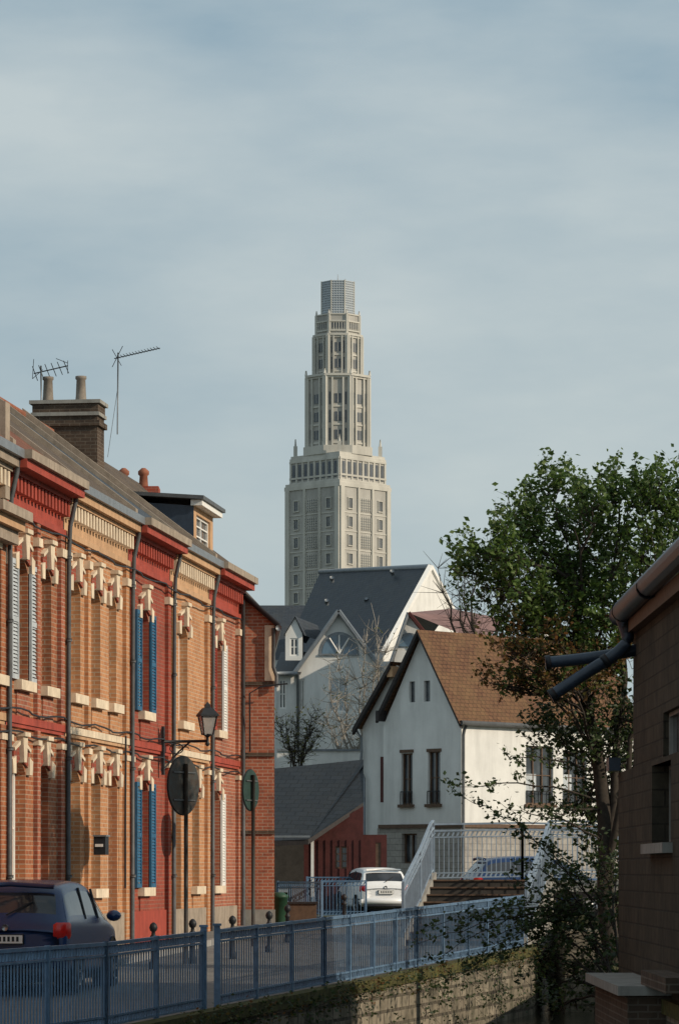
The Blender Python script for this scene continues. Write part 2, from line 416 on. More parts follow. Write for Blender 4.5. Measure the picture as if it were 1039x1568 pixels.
    for u in (u0+.003,u1-.003):
        o.quad('walls','brick_dark',w(u,0,-1),w(u,-8,-1),w(u,-8,EAVE-.02),w(u,-4-prd,RIDGE-.03),w(u,0,eave-.02))
    o.quad('walls',wm,w(u0,-8,-1),w(u1,-8,-1),w(u1,-8,EAVE),w(u0,-8,EAVE))
    o.tube('downpipe','pipe_grey',[w(u0,.26,eave-.15),w(u0,.24,eave-.35),w(u0,.15,eave-.75),w(u0,.13,6.7),w(u0,.12,3.9),w(u0,.12,-.5)],.04,8)
    for z in (1.2,3.2,5.2,6.6): o.tube('downpipe','pipe_grey',[w(u0,.13,z),w(u0,.13,z+.05)],.055,8)
    return o,fr,w
Yb=[36,44,Yp(4),Yp(95),Yp(194),Yp(258),Yp(318),73.5]
o,_,_=rowhouse(Yb[0],Yb[1],'brick_orange','brick_salmon','grey_cornice',[],[],'slate_brown'); o.finish()
o,fr,w=rowhouse(Yb[1],Yb[2],'brick_orange','tan_paint','grey_cornice',[(-8,.4,'g')],[],'tile_red',eave=7.9)
u_=rowU(Yb[2]); o.box('cornice','grey_cornice',fr,u_-2,u_-.02,0,.5,6.75,6.9); o.box('cornice','tan_paint',fr,u_-2,u_-.04,0,.38,6.6,6.75); o.box('cornice','grey_cornice',fr,u_-2,u_-.06,0,.28,6.4,6.6)
o.box('parapet','grey_cornice',fr,u_-.4,u_-.1,-.3,.15,7.1,8.6)
o.finish()
o,fr,w=rowhouse(Yb[2],Yb[3],'brick_orange','red_paint','red_paint',[(34,.42,'g'),(72,.36,'g')],[(30,.45,'w'),(66,.42,'r')],'tile_red',sh=None,rd=.12,gut='grey_cornice',pil='brick_salmon')
c=rowU(Yp(34)); shutter(o,'pale_shutter',fr,c-.9,c-.44,.02,4.36,6.26); shutter(o,'pale_shutter',fr,c+.44,c+.9,.02,4.36,6.26)
o.quad('skylight','glass_blue',w(c-.5,-1.2,9.12),w(c+.4,-1.2,9.12),w(c+.4,-2.0,9.75),w(c-.5,-2.0,9.75))
o.finish()
o,fr,w=rowhouse(Yb[3],Yb[4],'brick_yellow','tan_paint','tan_paint',[(116,.42,'c'),(147,.42,'g'),(173,.34,'c')],[(114,.5,'w'),(147,.42,'g'),(173,.42,'r')],'slate_brown',rm='brick_yellow',pil='brick_yellow'); o.finish()
o,fr,w=rowhouse(Yb[4],Yb[5],'brick_red','red_paint','red_paint',[(221,.45,'g')],[(220.5,.45,'g')],'slate',sh='blue_shutter',shl='blue_shutter',rd=.12,gut='grey_cornice'); o.finish()
o,fr,w=rowhouse(Yb[5],Yb[6],'brick_yellow','tan_paint','tan_paint',[(281,.5,'c')],[(272,.42,'d'),(300,.42,'g')],'slate_brown',rm='brick_yellow',pil='brick_yellow'); o.finish()
o,fr,w=rowhouse(Yb[6],Yb[7],'brick_salmon','red_paint','red_paint',[(334,.42,'g')],[(330,.55,'c')],'slate_brown',sh=None,shl=None,rd=.1,gut='grey_cornice')
c=rowU(Yp(334)); shutter(o,'white_paint',fr,c+.44,c+.9,.02,4.36,6.26); shutter(o,'red_paint',fr,c-.9,c-.44,.02,4.36,6.26)
c=rowU(Yp(330)); shutter(o,'white_paint',fr,c-1.0,c-.57,.02,1,3); shutter(o,'white_paint',fr,c+.57,c+1.0,.02,1,3)
c0=rowU(72.2)
o.box('chimney','brick_dark',fr,c0,c0+.75,-4.4,-2.95,9.3,11.45)
o.box('chimney','brick_dark',fr,c0-.06,c0+.81,-4.46,-2.89,11.22,11.34); o.box('chimney','concrete',fr,c0-.05,c0+.8,-4.45,-2.9,11.45,11.53)
o.box('chimney','brick_dark',fr,c0-.02,c0+.77,-4.42,-2.93,11.53,11.72); o.box('chimney','concrete',fr,c0-.08,c0+.83,-4.48,-2.87,11.72,11.8)
for n_ in (-4.15,-3.4):
    p_=w(c0+.38,n_,11.8); o.lathe('chimney_pots','pot_grey',p_,[(.13,0),(.115,.15),(.10,.5),(.125,.52),(.125,.58),(.09,.58),(.08,.3)],12)
a,b_=rowU(70.4),rowU(72.8)
o.wall('dormer','tan_paint',fr,a,b_,8.25,9.2,[(a+.35,b_-.35,8.4,9.05)],rev=.1,n=-.45,frm='white_paint')
for u in (a,b_): o.quad('dormer','dark_blue_pipe',w(u,-.45,8.25),w(u,-.45,9.2),w(u,-1.9,9.32),w(u,-.6,8.35))
o.box('dormer','white_paint',fr,a-.1,b_+.1,-.5,-.25,9.2,9.32)
vs=[w(a-.2,-.2,9.32),w(b_+.2,-.2,9.32),w(b_+.2,-2.0,9.45),w(a-.2,-2.0,9.45),w(a-.2,-.2,9.40),w(b_+.2,-.2,9.40),w(b_+.2,-2.0,9.53),w(a-.2,-2.0,9.53)]
o.add('dormer','pipe_grey',vs,[(0,1,2,3),(4,5,6,7),(0,1,5,4),(1,2,6,5),(0,3,7,4)])
o.finish()
# end house set forward
o=Obj('brick_house'); w=RF.w; ue=rowU(73.52)
xr=PX(420,73.5); xl=w(ue,-8,0).x
xm=w(ue,-4,0).x
o.quad('walls','brick_salmon',(xl,73.52,-1),(xr,73.52,-1),(xr,73.52,6.9),(xm,73.52,RIDGE-.05),(xl,73.52,EAVE))
xe=PX(424,84)+-.25
o.quad('walls','brick_salmon',(xr,73.52,-1),(xe,84,-1),(xe,84,6.9),(xr,73.52,6.9))
o.quad('walls','brick_dark',(xe,84,-1),(xl,84,-1),(xl,84,EAVE),(xm+1.4,84,RIDGE),(xe,84,6.9))
o.quad('roof','slate_brown',(xr+.08,73.42,6.86),(xe+.08,84.1,6.86),(xm+1.4,84.1,RIDGE+.02),(xm,73.42,RIDGE+.02))
o.quad('roof','slate_brown',(xl,73.42,EAVE),(xm,73.42,RIDGE+.02),(xm+1.4,84.1,RIDGE+.02),(xl,84.1,EAVE))
o.tube('verge','dark_trim',[(xr+.1,73.4,6.84),(xm,73.4,RIDGE)],.06,6)
o.box('quoin','cream_stone',Frame((0,73.52),(1,0)),xr-.22,xr+.01,0,.03,5.6,6.85)
for z in (2.15,3.9,5.5):
    o.box('iron_ties','brick_dark',Frame((0,73.52),(1,0)),w(ue,0,0).x+.02,xr+.005,0,.04,z,z+.08)
o.box('plinth','concrete',Frame((0,73.52),(1,0)),w(ue,0,0).x+.02,xr+.02,0,.05,-.3,.45)
o.tube('gutter','zinc',[(xr+.1,73.3,6.78),(xe+.1,84,6.78)],.07,8)
o.tube('downpipe','pipe_grey',[(xr-.02,73.40,6.78),(xr-.02,73.40,5.9),(xr+.05,73.40,5.7),(xr+.05,73.40,5.45)],.045,8)
o.tube('downpipe','pipe_grey',[w(ue-.1,.13,7.4),w(ue-.1,.14,-.5)],.045,8)
o.tube('cable','black_iron',[(xr-.8,73.44,7.0),(xr-.82,73.44,0)],.012,5)
o.tube('bracket','black_iron',[(xr-.55,73.45,4.0),(xr-.55,73.2,5.3),(xr-.3,73.2,5.45),(xr+.1,73.2,5.5),(xr+.3,73.2,5.52)],.02,5)
for k in range(2):
    p_=Vector((xm+1.0+k*.5-.2,82.5,RIDGE-.1)); o.lathe('chimney_pots','pot_clay',p_,[(.12,0),(.10,.3),(.14,.34),(.14,.42),(.05,.5)],10)
o.box('chimney','brick_red',WORLD,82.1,82.9,xm+.6,xm+1.7,RIDGE-1.2,RIDGE-.1)
o.finish()
o=Obj('overhead_cables')
for z,nn in ((6.9,.16),(3.86,.12),(3.5,.1)):
    pts=[]
    for i in range(60):
        Y=48+25.3*i/59; pts.append(RF.w(rowU(Y),nn+.03*math.sin(i*2.1),z+.035*math.sin(i*.9)))
    o.tube('c','black_iron',pts,.017,5)
o.tube('c','black_iron',[RF.w(rowU(Yp(182)),.14,3.8),RF.w(rowU(Yp(182)),.13,2.2),RF.w(rowU(Yp(182)),.13,1.0)],.02,5)
o.finish(single=True)
o=Obj('street_lamp')
Yl_=Yp(243); ub=rowU(Yl_); 
base=RF.w(ub,.1,3.85); tip=Vector((PX(318,Yl_),Yl_-.1,3.86))
o.tube('bracket','black_iron',[base,tip],.03,8)
o.tube('bracket','black_iron',[RF.w(ub,.1,3.3),base.lerp(tip,.35)+Vector((0,0,-.2)),base.lerp(tip,.62)],.018,6)
cs=[base.lerp(tip,.3)+Vector((math.cos(t)*.13,0,-.14+math.sin(t)*.1)) for t in np.linspace(0,6.3,14)]
o.tube('bracket','black_iron',cs,.012,5)
o.box('bracket','black_iron',RF,ub-.05,ub+.05,.07,.12,3.2,4.15)
c=tip+Vector((0,0,-.02))
o.lathe('post','black_iron',c,[(.02,-.08),(.05,-.04),(.03,0),(.025,.09),(.06,.12),(.10,.14),(.10,.16)],8)
def sq(o,p,mt,c,prof,seg=4): 
    vs=[];fs=[]
    for r,z in prof:
        for k in range(seg):
            t=2*math.pi*(k+.5)/seg+.3; vs.append((c.x+r*math.cos(t),c.y+r*math.sin(t),c.z+z))
    for i in range(len(prof)-1):
        for k in range(seg): fs.append((i*seg+k,i*seg+(k+1)%seg,(i+1)*seg+(k+1)%seg,(i+1)*seg+k))
    o.add(p,mt,vs,fs)
sq(o,'lantern_glass','lamp_glass',c,[(.12,.14),(.21,.50)])
sq(o,'lantern_roof','black_iron',c,[(.0,.50),(.26,.50),(.26,.53),(.13,.66),(.07,.68),(.07,.73),(.03,.76),(0,.80)])
for k in range(4):
    t=2*math.pi*(k+.5)/4+.3
    o.tube('lantern_frame','black_iron',[c+Vector((.125*math.cos(t),.125*math.sin(t),.14)),c+Vector((.215*math.cos(t),.215*math.sin(t),.51))],.015,5)
o.finish()
o=Obj('tv_aerial'); Y=73
o.tube('mast','zinc',[P(64,640,Y),P(63,560,Y)],.02,6)
o.tube('boom','black_iron',[P(52,572,Y),P(104,560,Y)],.014,5)
for k in range(6):
    px=54+k*9.5; hh=11-k*.3
    o.tube('elements','black_iron',[P(px-4,572-k*2-hh,Y-.1),P(px+4,572-k*2+hh,Y+.1)],.009,4)
for x0,y0,x1,y1 in ((52,550,50,580),(50,580,66,566),(104,552,104,572),(86,549,104,556)): o.tube('elements','black_iron',[P(x0,y0,Y),P(x1,y1,Y)],.009,4)
o.finish()
o=Obj('tv_aerial'); o.tube('mast','zinc',[P(180,665,Y),P(181,540,Y)],.018,6)
o.tube('boom','black_iron',[P(175,549,Y),P(245,533,Y)],.012,5)
for k in range(14):
    px=182+k*4.6; yy=548-(px-175)*.23
    o.tube('elements','black_iron',[P(px-2.5,yy-2,Y-.12),P(px+2.5,yy+2,Y+.12)],.007,4)
o.tube('elements','black_iron',[P(172,535,Y),P(186,560,Y)],.01,4); o.tube('elements','black_iron',[P(188,530,Y),P(172,562,Y)],.01,4)
o.tube('stay','zinc',[P(165,700,Y),P(181,590,Y)],.008,4)
o.finish()
# ------------------------------------------------ tower
o=Obj('concrete_tower')
tc=Vector((PX(517,600),600,0))
def tz(py): return PZ(py,600)
al=math.radians(42.9)
ur=Vector((math.sin(al),math.cos(al),0)); ul=Vector((-math.cos(al),math.sin(al),0))
def square(a): 
    pts=[-ur-ul,ur-ul,ur+ul,-ur+ul]; return [tc+p*(a/2) for p in pts]
def octo(w):
    R=w/2/math.cos(math.pi/8); return [tc+Vector((R*math.cos(-math.pi/2-math.pi/8+k*math.pi/4),R*math.sin(-math.pi/2-math.pi/8+k*math.pi/4),0)) for k in range(8)]
def faces(poly):
    n=len(poly)
    for i in range(n):
        p,q=poly[i],poly[(i+1)%n]; d=(q-p); L=d.length
        yield Frame((p.x,p.y),(d.x,d.y)),L
def ribs(poly,z0,z1,fr_list,wd,dp,mt='tower_concrete'):
    for fr,L in faces(poly):
        for f in fr_list: o.box('ribs',mt,fr,f*L-wd/2,f*L+wd/2,-.2,dp,z0,z1)
def tier(poly,y0,y1,mt='tower_panel'): o.prism('shaft',mt,poly,tz(y0),tz(y1))
sqr=square(13.5)
o.prism('shaft','tower_panel',sqr,-1,tz(752))
for a,y0,y1 in ((13.9,753,747),(13.6,747,743)): tier(square(a),y0,y1,'tower_concrete')
rows=[tz(770)-28*.12*k-1.7 for k in range(22)]
rows=[z for z in rows if z>3]
for fi,(fr,L) in enumerate(faces(sqr)):
    for f,wd in ((0.04,1.0),(.36,.5),(.64,.5),(0.96,1.0)):
        o.box('ribs','tower_concrete',fr,f*L-wd/2,f*L+wd/2,-.2,.3,-1,tz(752))
    for z in rows:
        o.box('floor_bands','tower_concrete',fr,.05*L,.95*L,-.1,.1,z-1.0,z-.8)
        for f in (.2,.8):
            o.box('windows','tower_window',fr,f*L-.5,f*L+.5,-.1,.06,z,z+1.6)
            o.box('window_frames','tower_concrete',fr,f*L-.65,f*L-.5,-.1,.2,z-.2,z+1.7); o.box('window_frames','tower_concrete',fr,f*L+.5,f*L+.65,-.1,.2,z-.2,z+1.7)
            o.box('window_frames','tower_concrete',fr,f*L-.7,f*L+.7,-.1,.22,z+1.7,z+1.85); o.box('window_frames','tower_concrete',fr,f*L-.7,f*L+.7,-.1,.22,z-.3,z-.15)
            o.box('window_frames','tower_concrete',fr,f*L-.03,f*L+.03,-.1,.12,z,z+1.6)
        o.box('screen','tower_panel',fr,.38*L,.62*L,-.1,.04,z-.5,z+1.9)
        for k in range(6):
            f=.40+k*.04
            o.box('screen','tower_concrete',fr,f*L-.08,f*L+.08,-.1,.18,z-.5,z+1.9)
        for k in range(5): o.box('screen','tower_window',fr,.385*L,.615*L,-.1,.07,z-.35+k*.45,z-.18+k*.45)
s2=square(12.4); tier(s2,745,706)
ribs(s2,tz(744),tz(708),(.02,.14,.26,.38,.5,.62,.74,.86,.98),.42,.15)
for fr,L in faces(s2):
    for k in range(8):
        f=.08+.12*k; o.box('windows','tower_window',fr,f*L-.33,f*L+.33,-.1,.08,tz(738),tz(714))
    for y in (744,736,711): o.box('floor_bands','tower_concrete',fr,0,L,-.1,.2,tz(y),tz(y)+.35)
for a,y0,y1 in ((12.5,708,704),(12.2,704,700)): tier(square(a),y0,y1,'tower_concrete')
for p_ in square(11.0):
    o.prism('pinnacles','tower_concrete',[(p_.x-.35,p_.y-.35),(p_.x+.35,p_.y-.35),(p_.x+.35,p_.y+.35),(p_.x-.35,p_.y+.35)],tz(700),tz(684)); 
    o.tube('pinnacles','tower_concrete',[(p_.x,p_.y,tz(684)),(p_.x,p_.y,tz(673))],[.25,.1],6)
tier(octo(12.6),701,688,'tower_concrete')
def drum(w_,y0,y1,hw,rowstep,ribw=.55):
    po=octo(w_*.93); tier(po,y0,y1,'tower_panel')
    ribs(po,tz(y0),tz(y1),(0,1),ribw*1.7,.4); ribs(po,tz(y0),tz(y1),(.28,.72),ribw*.6,.35)
    for fr,L in faces(po):
        z=tz(y0)+1.2
        while z+hw<tz(y1)-.5:
            o.box('windows','tower_window',fr,.5*L-.6,.5*L+.6,-.1,.08,z,z+hw)
            o.box('windows','tower_window',fr,.14*L,.21*L,-.1,.05,z-.3,z+hw+.3); o.box('windows','tower_window',fr,.79*L,.86*L,-.1,.05,z-.3,z+hw+.3)
            o.box('window_frames','tower_concrete',fr,.5*L-.04,.5*L+.04,-.1,.14,z,z+hw)
            o.box('floor_bands','tower_concrete',fr,.3*L,.7*L,-.1,.16,z-.75,z-.45); z+=rowstep
    tier(octo(w_*.98),y1+3,y1,'tower_concrete')
drum(11.7,688,582,1.7,3.3)
tier(octo(12.0),582,578.5,'tower_concrete')
for p_ in octo(11.6): o.tube('pinnacles','tower_concrete',[(p_.x,p_.y,tz(579)),(p_.x,p_.y,tz(571))],[.3,.15],6)
drum(9.0,578,519,1.6,3.0,.45); tier(octo(9.2),519,516,'tower_concrete')
t5=octo(7.8); tier(t5,516,486); ribs(t5,tz(516),tz(486),(0,1),.5,.2)
for fr,L in faces(t5):
    o.box('windows','tower_window',fr,.1*L,.9*L,-.1,.05,tz(507),tz(500)); 
    for k in range(6): o.box('ribs','tower_concrete',fr,(.12+.15*k)*L-.07,(.12+.15*k)*L+.07,-.1,.18,tz(510),tz(498))
    o.box('floor_bands','tower_concrete',fr,0,L,-.1,.25,tz(498),tz(496)); o.box('floor_bands','tower_concrete',fr,0,L,-.1,.25,tz(512),tz(510))
tier(octo(8.1),487,485,'tower_concrete')
t6=octo(5.9)
tier(t6,485,434,'tower_glass')
for fr,L in faces(t6):
    for f in (0,1): o.box('lattice','tower_concrete',fr,f*L-.1,f*L+.1,-.1,.12,tz(485),tz(433))
    for k in range(1,5): o.box('lattice','tower_lattice',fr,k*.2*L-.05,k*.2*L+.05,-.05,.08,tz(485),tz(434))
    for k in range(15): 
        z=tz(484)+k*(tz(434)-tz(484))/14; o.box('lattice','tower_lattice',fr,0,L,-.05,.1,z-.07,z+.07)
for p_ in t5: o.tube('pinnacles','tower_concrete',[(p_.x,p_.y,tz(485)),(p_.x,p_.y,tz(479))],[.25,.1],6)
o.tube('mast','tower_lattice',[(tc.x,tc.y,tz(434)),(tc.x,tc.y,tz(420))],[.15,.05],5)
o.tube('mast','tower_lattice',[(tc.x+1.4,tc.y,tz(434)),(tc.x+1.4,tc.y,tz(427))],.08,5)
o.finish()
# ------------------------------------------------ background houses
o=Obj('slate_roof_house')
R1=P(490,876,146);R2=P(658,868,136);E2=P(586,1000,131);E1=P(430,1010,139);E3=P(726,1000,141);E0=P(500,1005,156)
o.quad('roof','slate',R1,R2,E2,E1); o.quad('roof','slate',R1,E1,E0); o.quad('roof','slate',R1,E0,E3,R2)
def low(p): return Vector((p.x,p.y,-.5))
nrm=Vector((.05,.07,-.0))
o.quad('walls','white_render',low(E2),low(E3),E3+nrm,R2+nrm+Vector((0,0,-.1)),E2+nrm); o.quad('walls','white_render',low(E1),low(E2),E2,E1); o.quad('walls','white_render',low(E0),low(E1),E1,E0)
o.tube('verge','white_paint',[E2,R2],.14,5); o.tube('verge','white_paint',[R2,E3],.14,5); o.tube('ridge','zinc',[R1,R2],.12,6)
for px,py in ((508,890),(560,922),(600,880),(500,925)): o.tube('vents','zinc',[P(px,py,138.2),P(px,py-6,138)],.1,6)
o.finish()
o=Obj('slate_roof_house')
fx=Frame((0,152),(1,0)); a,b_=PX(375,152),PX(500,152)
o.quad('roof','slate',(a,150,PZ(1010,150)),(b_,150,PZ(1010,150)),(b_,155,PZ(927,155)),(a,155,PZ(927,155)))
o.box('walls','white_render',fx,a,b_,-6,1.9,-.5,PZ(1010,150)); o.quad('roof','slate',(a,155,PZ(927,155)),(b_,155,PZ(927,155)),(b_,160,PZ(1010,150)),(a,160,PZ(1010,150)))
o.finish()
o=Obj('white_gable_house'); Z=122; fx=Frame((0,Z),(1,0))
X=lambda p: PX(p,Z); ZZ=lambda p: PZ(p,Z)
ops=[(X(503),X(534),ZZ(1090),ZZ(1038),'pale_shutter'),(X(457),X(466),ZZ(1088),ZZ(1040),'curtain')]
o.wall('walls','white_render',fx,X(455),X(577),-.5,ZZ(1027),ops,rev=.1,bars=0)
o.quad('walls','white_render',(X(455),Z,ZZ(1027)),(X(577),Z,ZZ(1027)),(X(577),Z,ZZ(1018)),(X(518),Z,ZZ(938)),(X(455),Z,ZZ(1024)))
o.wall('walls','white_render',fx,X(424),X(455),-.5,ZZ(1030),[(X(427),X(438),ZZ(1085),ZZ(1040))],rev=.1,n=-.05,bars=1)
o.wall('walls','white_render',fx,X(577),X(606),-.5,ZZ(1012),[],n=-.3)
o.quad('walls','white_render',(X(577),Z,-.5),(X(577),Z+8,-.5),(X(577),Z+8,ZZ(1018)),(X(577),Z,ZZ(1018)))
o.quad('walls','white_render',(X(424),Z,-.5),(X(424),Z+8,-.5),(X(424),Z+8,ZZ(1030)),(X(424),Z,ZZ(1030)))
for (p0,p1) in (((450,1032),(518,936)),((518,936),(584,1026))):
    A,B=P(*p0,Z),P(*p1,Z); off=Vector((0,-.25,0)); bk=Vector((0,10,0))
    o.quad('roof','slate',A+off,B+off,B+bk,A+bk)
    o.tube('verge','zinc',[A+off,B+off],.09,5)
lc=P(519,1001,Z); 
def lun(r,mt,n,part='lunette'):
    pts=[Vector((lc.x+r*math.cos(t),Z-n,lc.z+r*1.1*math.sin(t))) for t in np.linspace(0,math.pi,17)]; o.quad(part,mt,*pts)
lun(.74,'zinc',.02); lun(.64,'glass_blue',.03)
for t in (math.pi/2,math.pi/3.2,math.pi*2.2/3.2): o.tube('lunette','white_paint',[(lc.x,Z-.05,lc.z),(lc.x+.66*math.cos(t),Z-.05,lc.z+.7*math.sin(t))],.03,5)
o.box('lunette','zinc',fx,lc.x-.74,lc.x+.74,0,.06,lc.z-.07,lc.z)
o.wall('dormer','white_render',fx,X(437),X(463),ZZ(1012),ZZ(972),[(X(444),X(457),ZZ(1005),ZZ(978))],rev=.08,n=.3,bars=1)
o.quad('dormer','white_render',(X(437),Z-.3,ZZ(972)),(X(463),Z-.3,ZZ(972)),(X(452),Z-.3,ZZ(947)))
o.quad('dormer','slate',(X(434),Z-.4,ZZ(974)),(X(452),Z-.4,ZZ(945)),(X(452)+.8,Z+4,ZZ(945)),(X(434)+.8,Z+4,ZZ(974)))
o.quad('dormer','slate',(X(466),Z-.4,ZZ(974)),(X(452),Z-.4,ZZ(945)),(X(452)+.8,Z+4,ZZ(945)),(X(466)+.8,Z+4,ZZ(974)))
o.quad('dormer','white_render',(X(463),Z-.3,ZZ(1012)),(X(463),Z+4,ZZ(1012)),(X(463),Z+4,ZZ(972)),(X(463),Z-.3,ZZ(972)))
o.quad('dormer','slate',(X(418),Z-.4,ZZ(1034)),(X(460),Z-.4,ZZ(1034)),(X(470),Z+3,ZZ(990)),(X(428),Z+3,ZZ(990)))
o.tube('gutter','zinc',[(X(420),Z-.3,ZZ(1032)),(X(456),Z-.3,ZZ(1032))],.08,6); o.tube('downpipe','zinc',[(X(456),Z-.12,ZZ(1032)),(X(456),Z-.12,0)],.06,6)
o.finish()
o=Obj('white_gable_house'); Z=118; fx=Frame((0,Z),(1,0)); X=lambda p: PX(p,Z); ZZ=lambda p: PZ(p,Z)
o.quad('walls','white_render',(X(603),Z,-.5),(X(660),Z,-.5),(X(660),Z,ZZ(990)),(X(626),Z,ZZ(942)),(X(603),Z,ZZ(1010)))
lc=P(626,990,Z)
o.quad('lunette','zinc',*[Vector((lc.x+.45*math.cos(t),Z-.03,lc.z+.5*math.sin(t))) for t in np.linspace(0,math.pi,13)])
o.quad('lunette','glass_blue',*[Vector((lc.x+.38*math.cos(t),Z-.05,lc.z+.42*math.sin(t))) for t in np.linspace(0,math.pi,13)])
o.quad('roof','pink_tile',P(625,938,Z-.2),P(740,985,Z-.2),P(775,948,Z+7),P(690,932,Z+7)); o.quad('roof','slate',P(625,938,Z-.2),P(598,1015,Z-.2),P(640,1000,Z+7),P(690,932,Z+7))
o.tube('verge','red_timber',[P(625,938,Z-.25),P(660,982,Z-.25)],.08,5); o.tube('verge','zinc',[P(625,938,Z-.25),P(598,1015,Z-.25)],.07,5)
o.box('walls','white_render',fx,X(603),X(740),-7,-.05,-.5,ZZ(1000))
o.finish()
# ------------------------------------------------ white house (45 deg)
o=Obj('white_house'); C=(PX(706,105),105); r2=.70711
L=4.7; G=Frame((C[0]-L*r2,C[1]+L*r2),(1,-1)); W=Frame(C,(1,1))
def gu(px): return L-(706-px)/46.9/r2
def wu(px): return (px-706)/46.0/r2
zE,zA=6.1,9.05; ub0=gu(590); uap=(ub0+L)/2; zB=2.85
ops=[(gu(617),gu(634),PZ(1231,105.8),PZ(1152,105.8)),(gu(657),gu(675),PZ(1231,105.8),PZ(1150,105.8))]
o.wall('walls','white_render',G,ub0,L,zB,zE,ops,rev=.14,frm='wood_brown',bars=1)
sl=[(gu(629),gu(637.5),PZ(1074,106),PZ(1042,106)),(gu(651),gu(660),PZ(1074,106),PZ(1041,106))]
zS0,zS1=sl[0][2],sl[0][3]
def half(z): return (L-ub0)/2*(zA-z)/(zA-zE)
w=G.w
o.quad('walls','white_render',w(ub0,0,zE),w(L,0,zE),w(uap+half(zS0),0,zS0),w(uap-half(zS0),0,zS0))
hh=half(zS0)
o.wall('walls','white_render',G,uap-half(zS1),uap+half(zS1),zS0,zS1,[q[:2]+(zS0,zS1) for q in sl],rev=.1,frm=None)
for sg in (-1,1): o.quad('walls','white_render',w(uap+sg*half(zS1),0,zS0),w(uap+sg*hh,0,zS0),w(uap+sg*half(zS1),0,zS1))
o.quad('walls','white_render',w(uap-half(zS1),0,zS1),w(uap+half(zS1),0,zS1),w(uap,0,zA))
o.quad('walls','white_render',w(0,-.25,zB-1.3),w(ub0+.6,-.25,zB-1.3),w(ub0+.6,-.25,8.0),w(ub0+.35,-.25,8.1),w(0,-.25,zE))
o.quad('walls','white_render',w(0,-.25,0),w(0,-4,0),w(0,-4,zE),w(0,-.25,zE))
o.box('shutter','red_timber',G,gu(590)-.12,gu(590)+.0,-.25,.02,PZ(1228,107),PZ(1158,107))
def verge(a,b_,n0,n1,t=.16,mt='dark_trim',roof='tile_brown'):
    A,B=w(a[0],n0,a[1]),w(b_[0],n0,b_[1]); A2,B2=w(a[0],n1,a[1]),w(b_[0],n1,b_[1]); d=Vector((0,0,-t))
    o.quad('roof',roof,A,B,B2,A2); o.quad('bargeboards',mt,A,B,B+d,A+d)
    o.quad('bargeboards',mt,A+d,B+d,w(b_[0],n0-.12,b_[1]-t),w(a[0],n0-.12,a[1]-t))
    o.quad('bargeboards',mt,w(a[0],n0-.12,a[1]),w(b_[0],n0-.12,b_[1]),w(b_[0],n0-.12,b_[1]-t),w(a[0],n0-.12,a[1]-t))
sl_=(zA-zE)/((L-ub0)/2)
verge((uap,zA+.12),(ub0-.12,zE-.12*sl_+.5),.25,-9,.2); verge((uap,zA+.12),(L+.16,zE-.05),.25,-9,.13)
verge((ub0+.40,8.2),(-.15,zE-.05),.1,-6,.2)
o.box('bargeboards','dark_trim',G,ub0-.1,ub0+.05,-.1,.27,zE+.15,zE+.5)
o.box('roof_end','tan_paint',G,ub0+.2,ub0+.45,-.3,.05,7.7,8.05)
ops=[(wu(807),wu(851),PZ(1232,108),PZ(1143,108)),(wu(867),wu(906),PZ(1232,109),PZ(1150,109))]
o.wall('walls','white_render',W,0,9,zB,zE,ops,rev=.14,frm='wood_brown',mull=2,bars=1)
for q in ops:
    for k in range(8): o.box('grilles','black_iron',W,q[0]+k*(q[1]-q[0])/7.-.01,q[0]+k*(q[1]-q[0])/7.+.01,.03,.05,q[2],q[2]+.42)
    o.box('grilles','black_iron',W,q[0],q[1],.025,.055,q[2]+.42,q[2]+.45)
    o.box('sills','wood_brown',W,q[0]-.08,q[1]+.08,0,.1,q[2]-.1,q[2])
    o.box('curtains','pale_shutter',W,q[0]+.06,q[0]+(q[1]-q[0])*.45,-.12,-.1,q[2]+.45,q[2]+1.0)
for q in ((gu(617),gu(634)),(gu(657),gu(675))):
    zb=PZ(1231,105.8)
    o.box('sills','wood_brown',G,q[0]-.08,q[1]+.08,0,.1,zb-.1,zb); o.box('grilles','black_iron',G,q[0],q[1],.025,.05,zb+.40,zb+.43)
    for k in range(5): o.box('grilles','black_iron',G,q[0]+k*(q[1]-q[0])/4-.01,q[0]+k*(q[1]-q[0])/4+.01,.03,.05,zb,zb+.4)
    o.box('lintels','wood_brown',G,q[0]-.05,q[1]+.05,0,.03,PZ(1151,105.8),PZ(1151,105.8)+.1)
o.quad('walls','white_render',W.w(9,0,0),W.w(9,-(L-ub0),0),W.w(9,-(L-ub0),zE),W.w(9,-(L-ub0)/2,zA),W.w(9,0,zE))
o.wall('base','stone_blocks',G,.9,L,-.2,zB-.12,[(gu(617),gu(640),PZ(1322,106),PZ(1276,106))],rev=.2,n=-.02,frm='wood_brown',bars=0)
o.wall('base','stone_blocks',W,0,9,-.2,zB-.12,[],n=-.02)
o.box('base','wood_brown',G,ub0-.2,L+.04,-.02,.05,zB-.12,zB); o.box('base','wood_brown',W,-.04,9,-.02,.05,zB-.12,zB)
o.tube('downpipe','pipe_grey',[W.w(0.02,.2,zE-.08),W.w(.0,.12,zE-.25),W.w(-.02,.1,zE-.4),W.w(-.02,.1,.3)],.055,8)
o.tube('gutter','pipe_grey',[W.w(-.2,.16,zE-.02),W.w(9.1,.16,zE-.02)],.085,8)
o.tube('downpipe','zinc',[w(-.1,-.05,zE-.1),w(.08,-.1,zE-.35),w(.08,-.12,zE-.8),w(.02,-.12,4.7),w(.2,-.12,4.4),w(.2,-.12,1)],.05,8)
o.box('chimney','white_render',W,6.0,7.2,-2.6,-1.9,8.4,9.45); o.box('chimney','tile_brown',W,5.9,7.3,-2.7,-1.8,9.45,9.55)
o.finish()
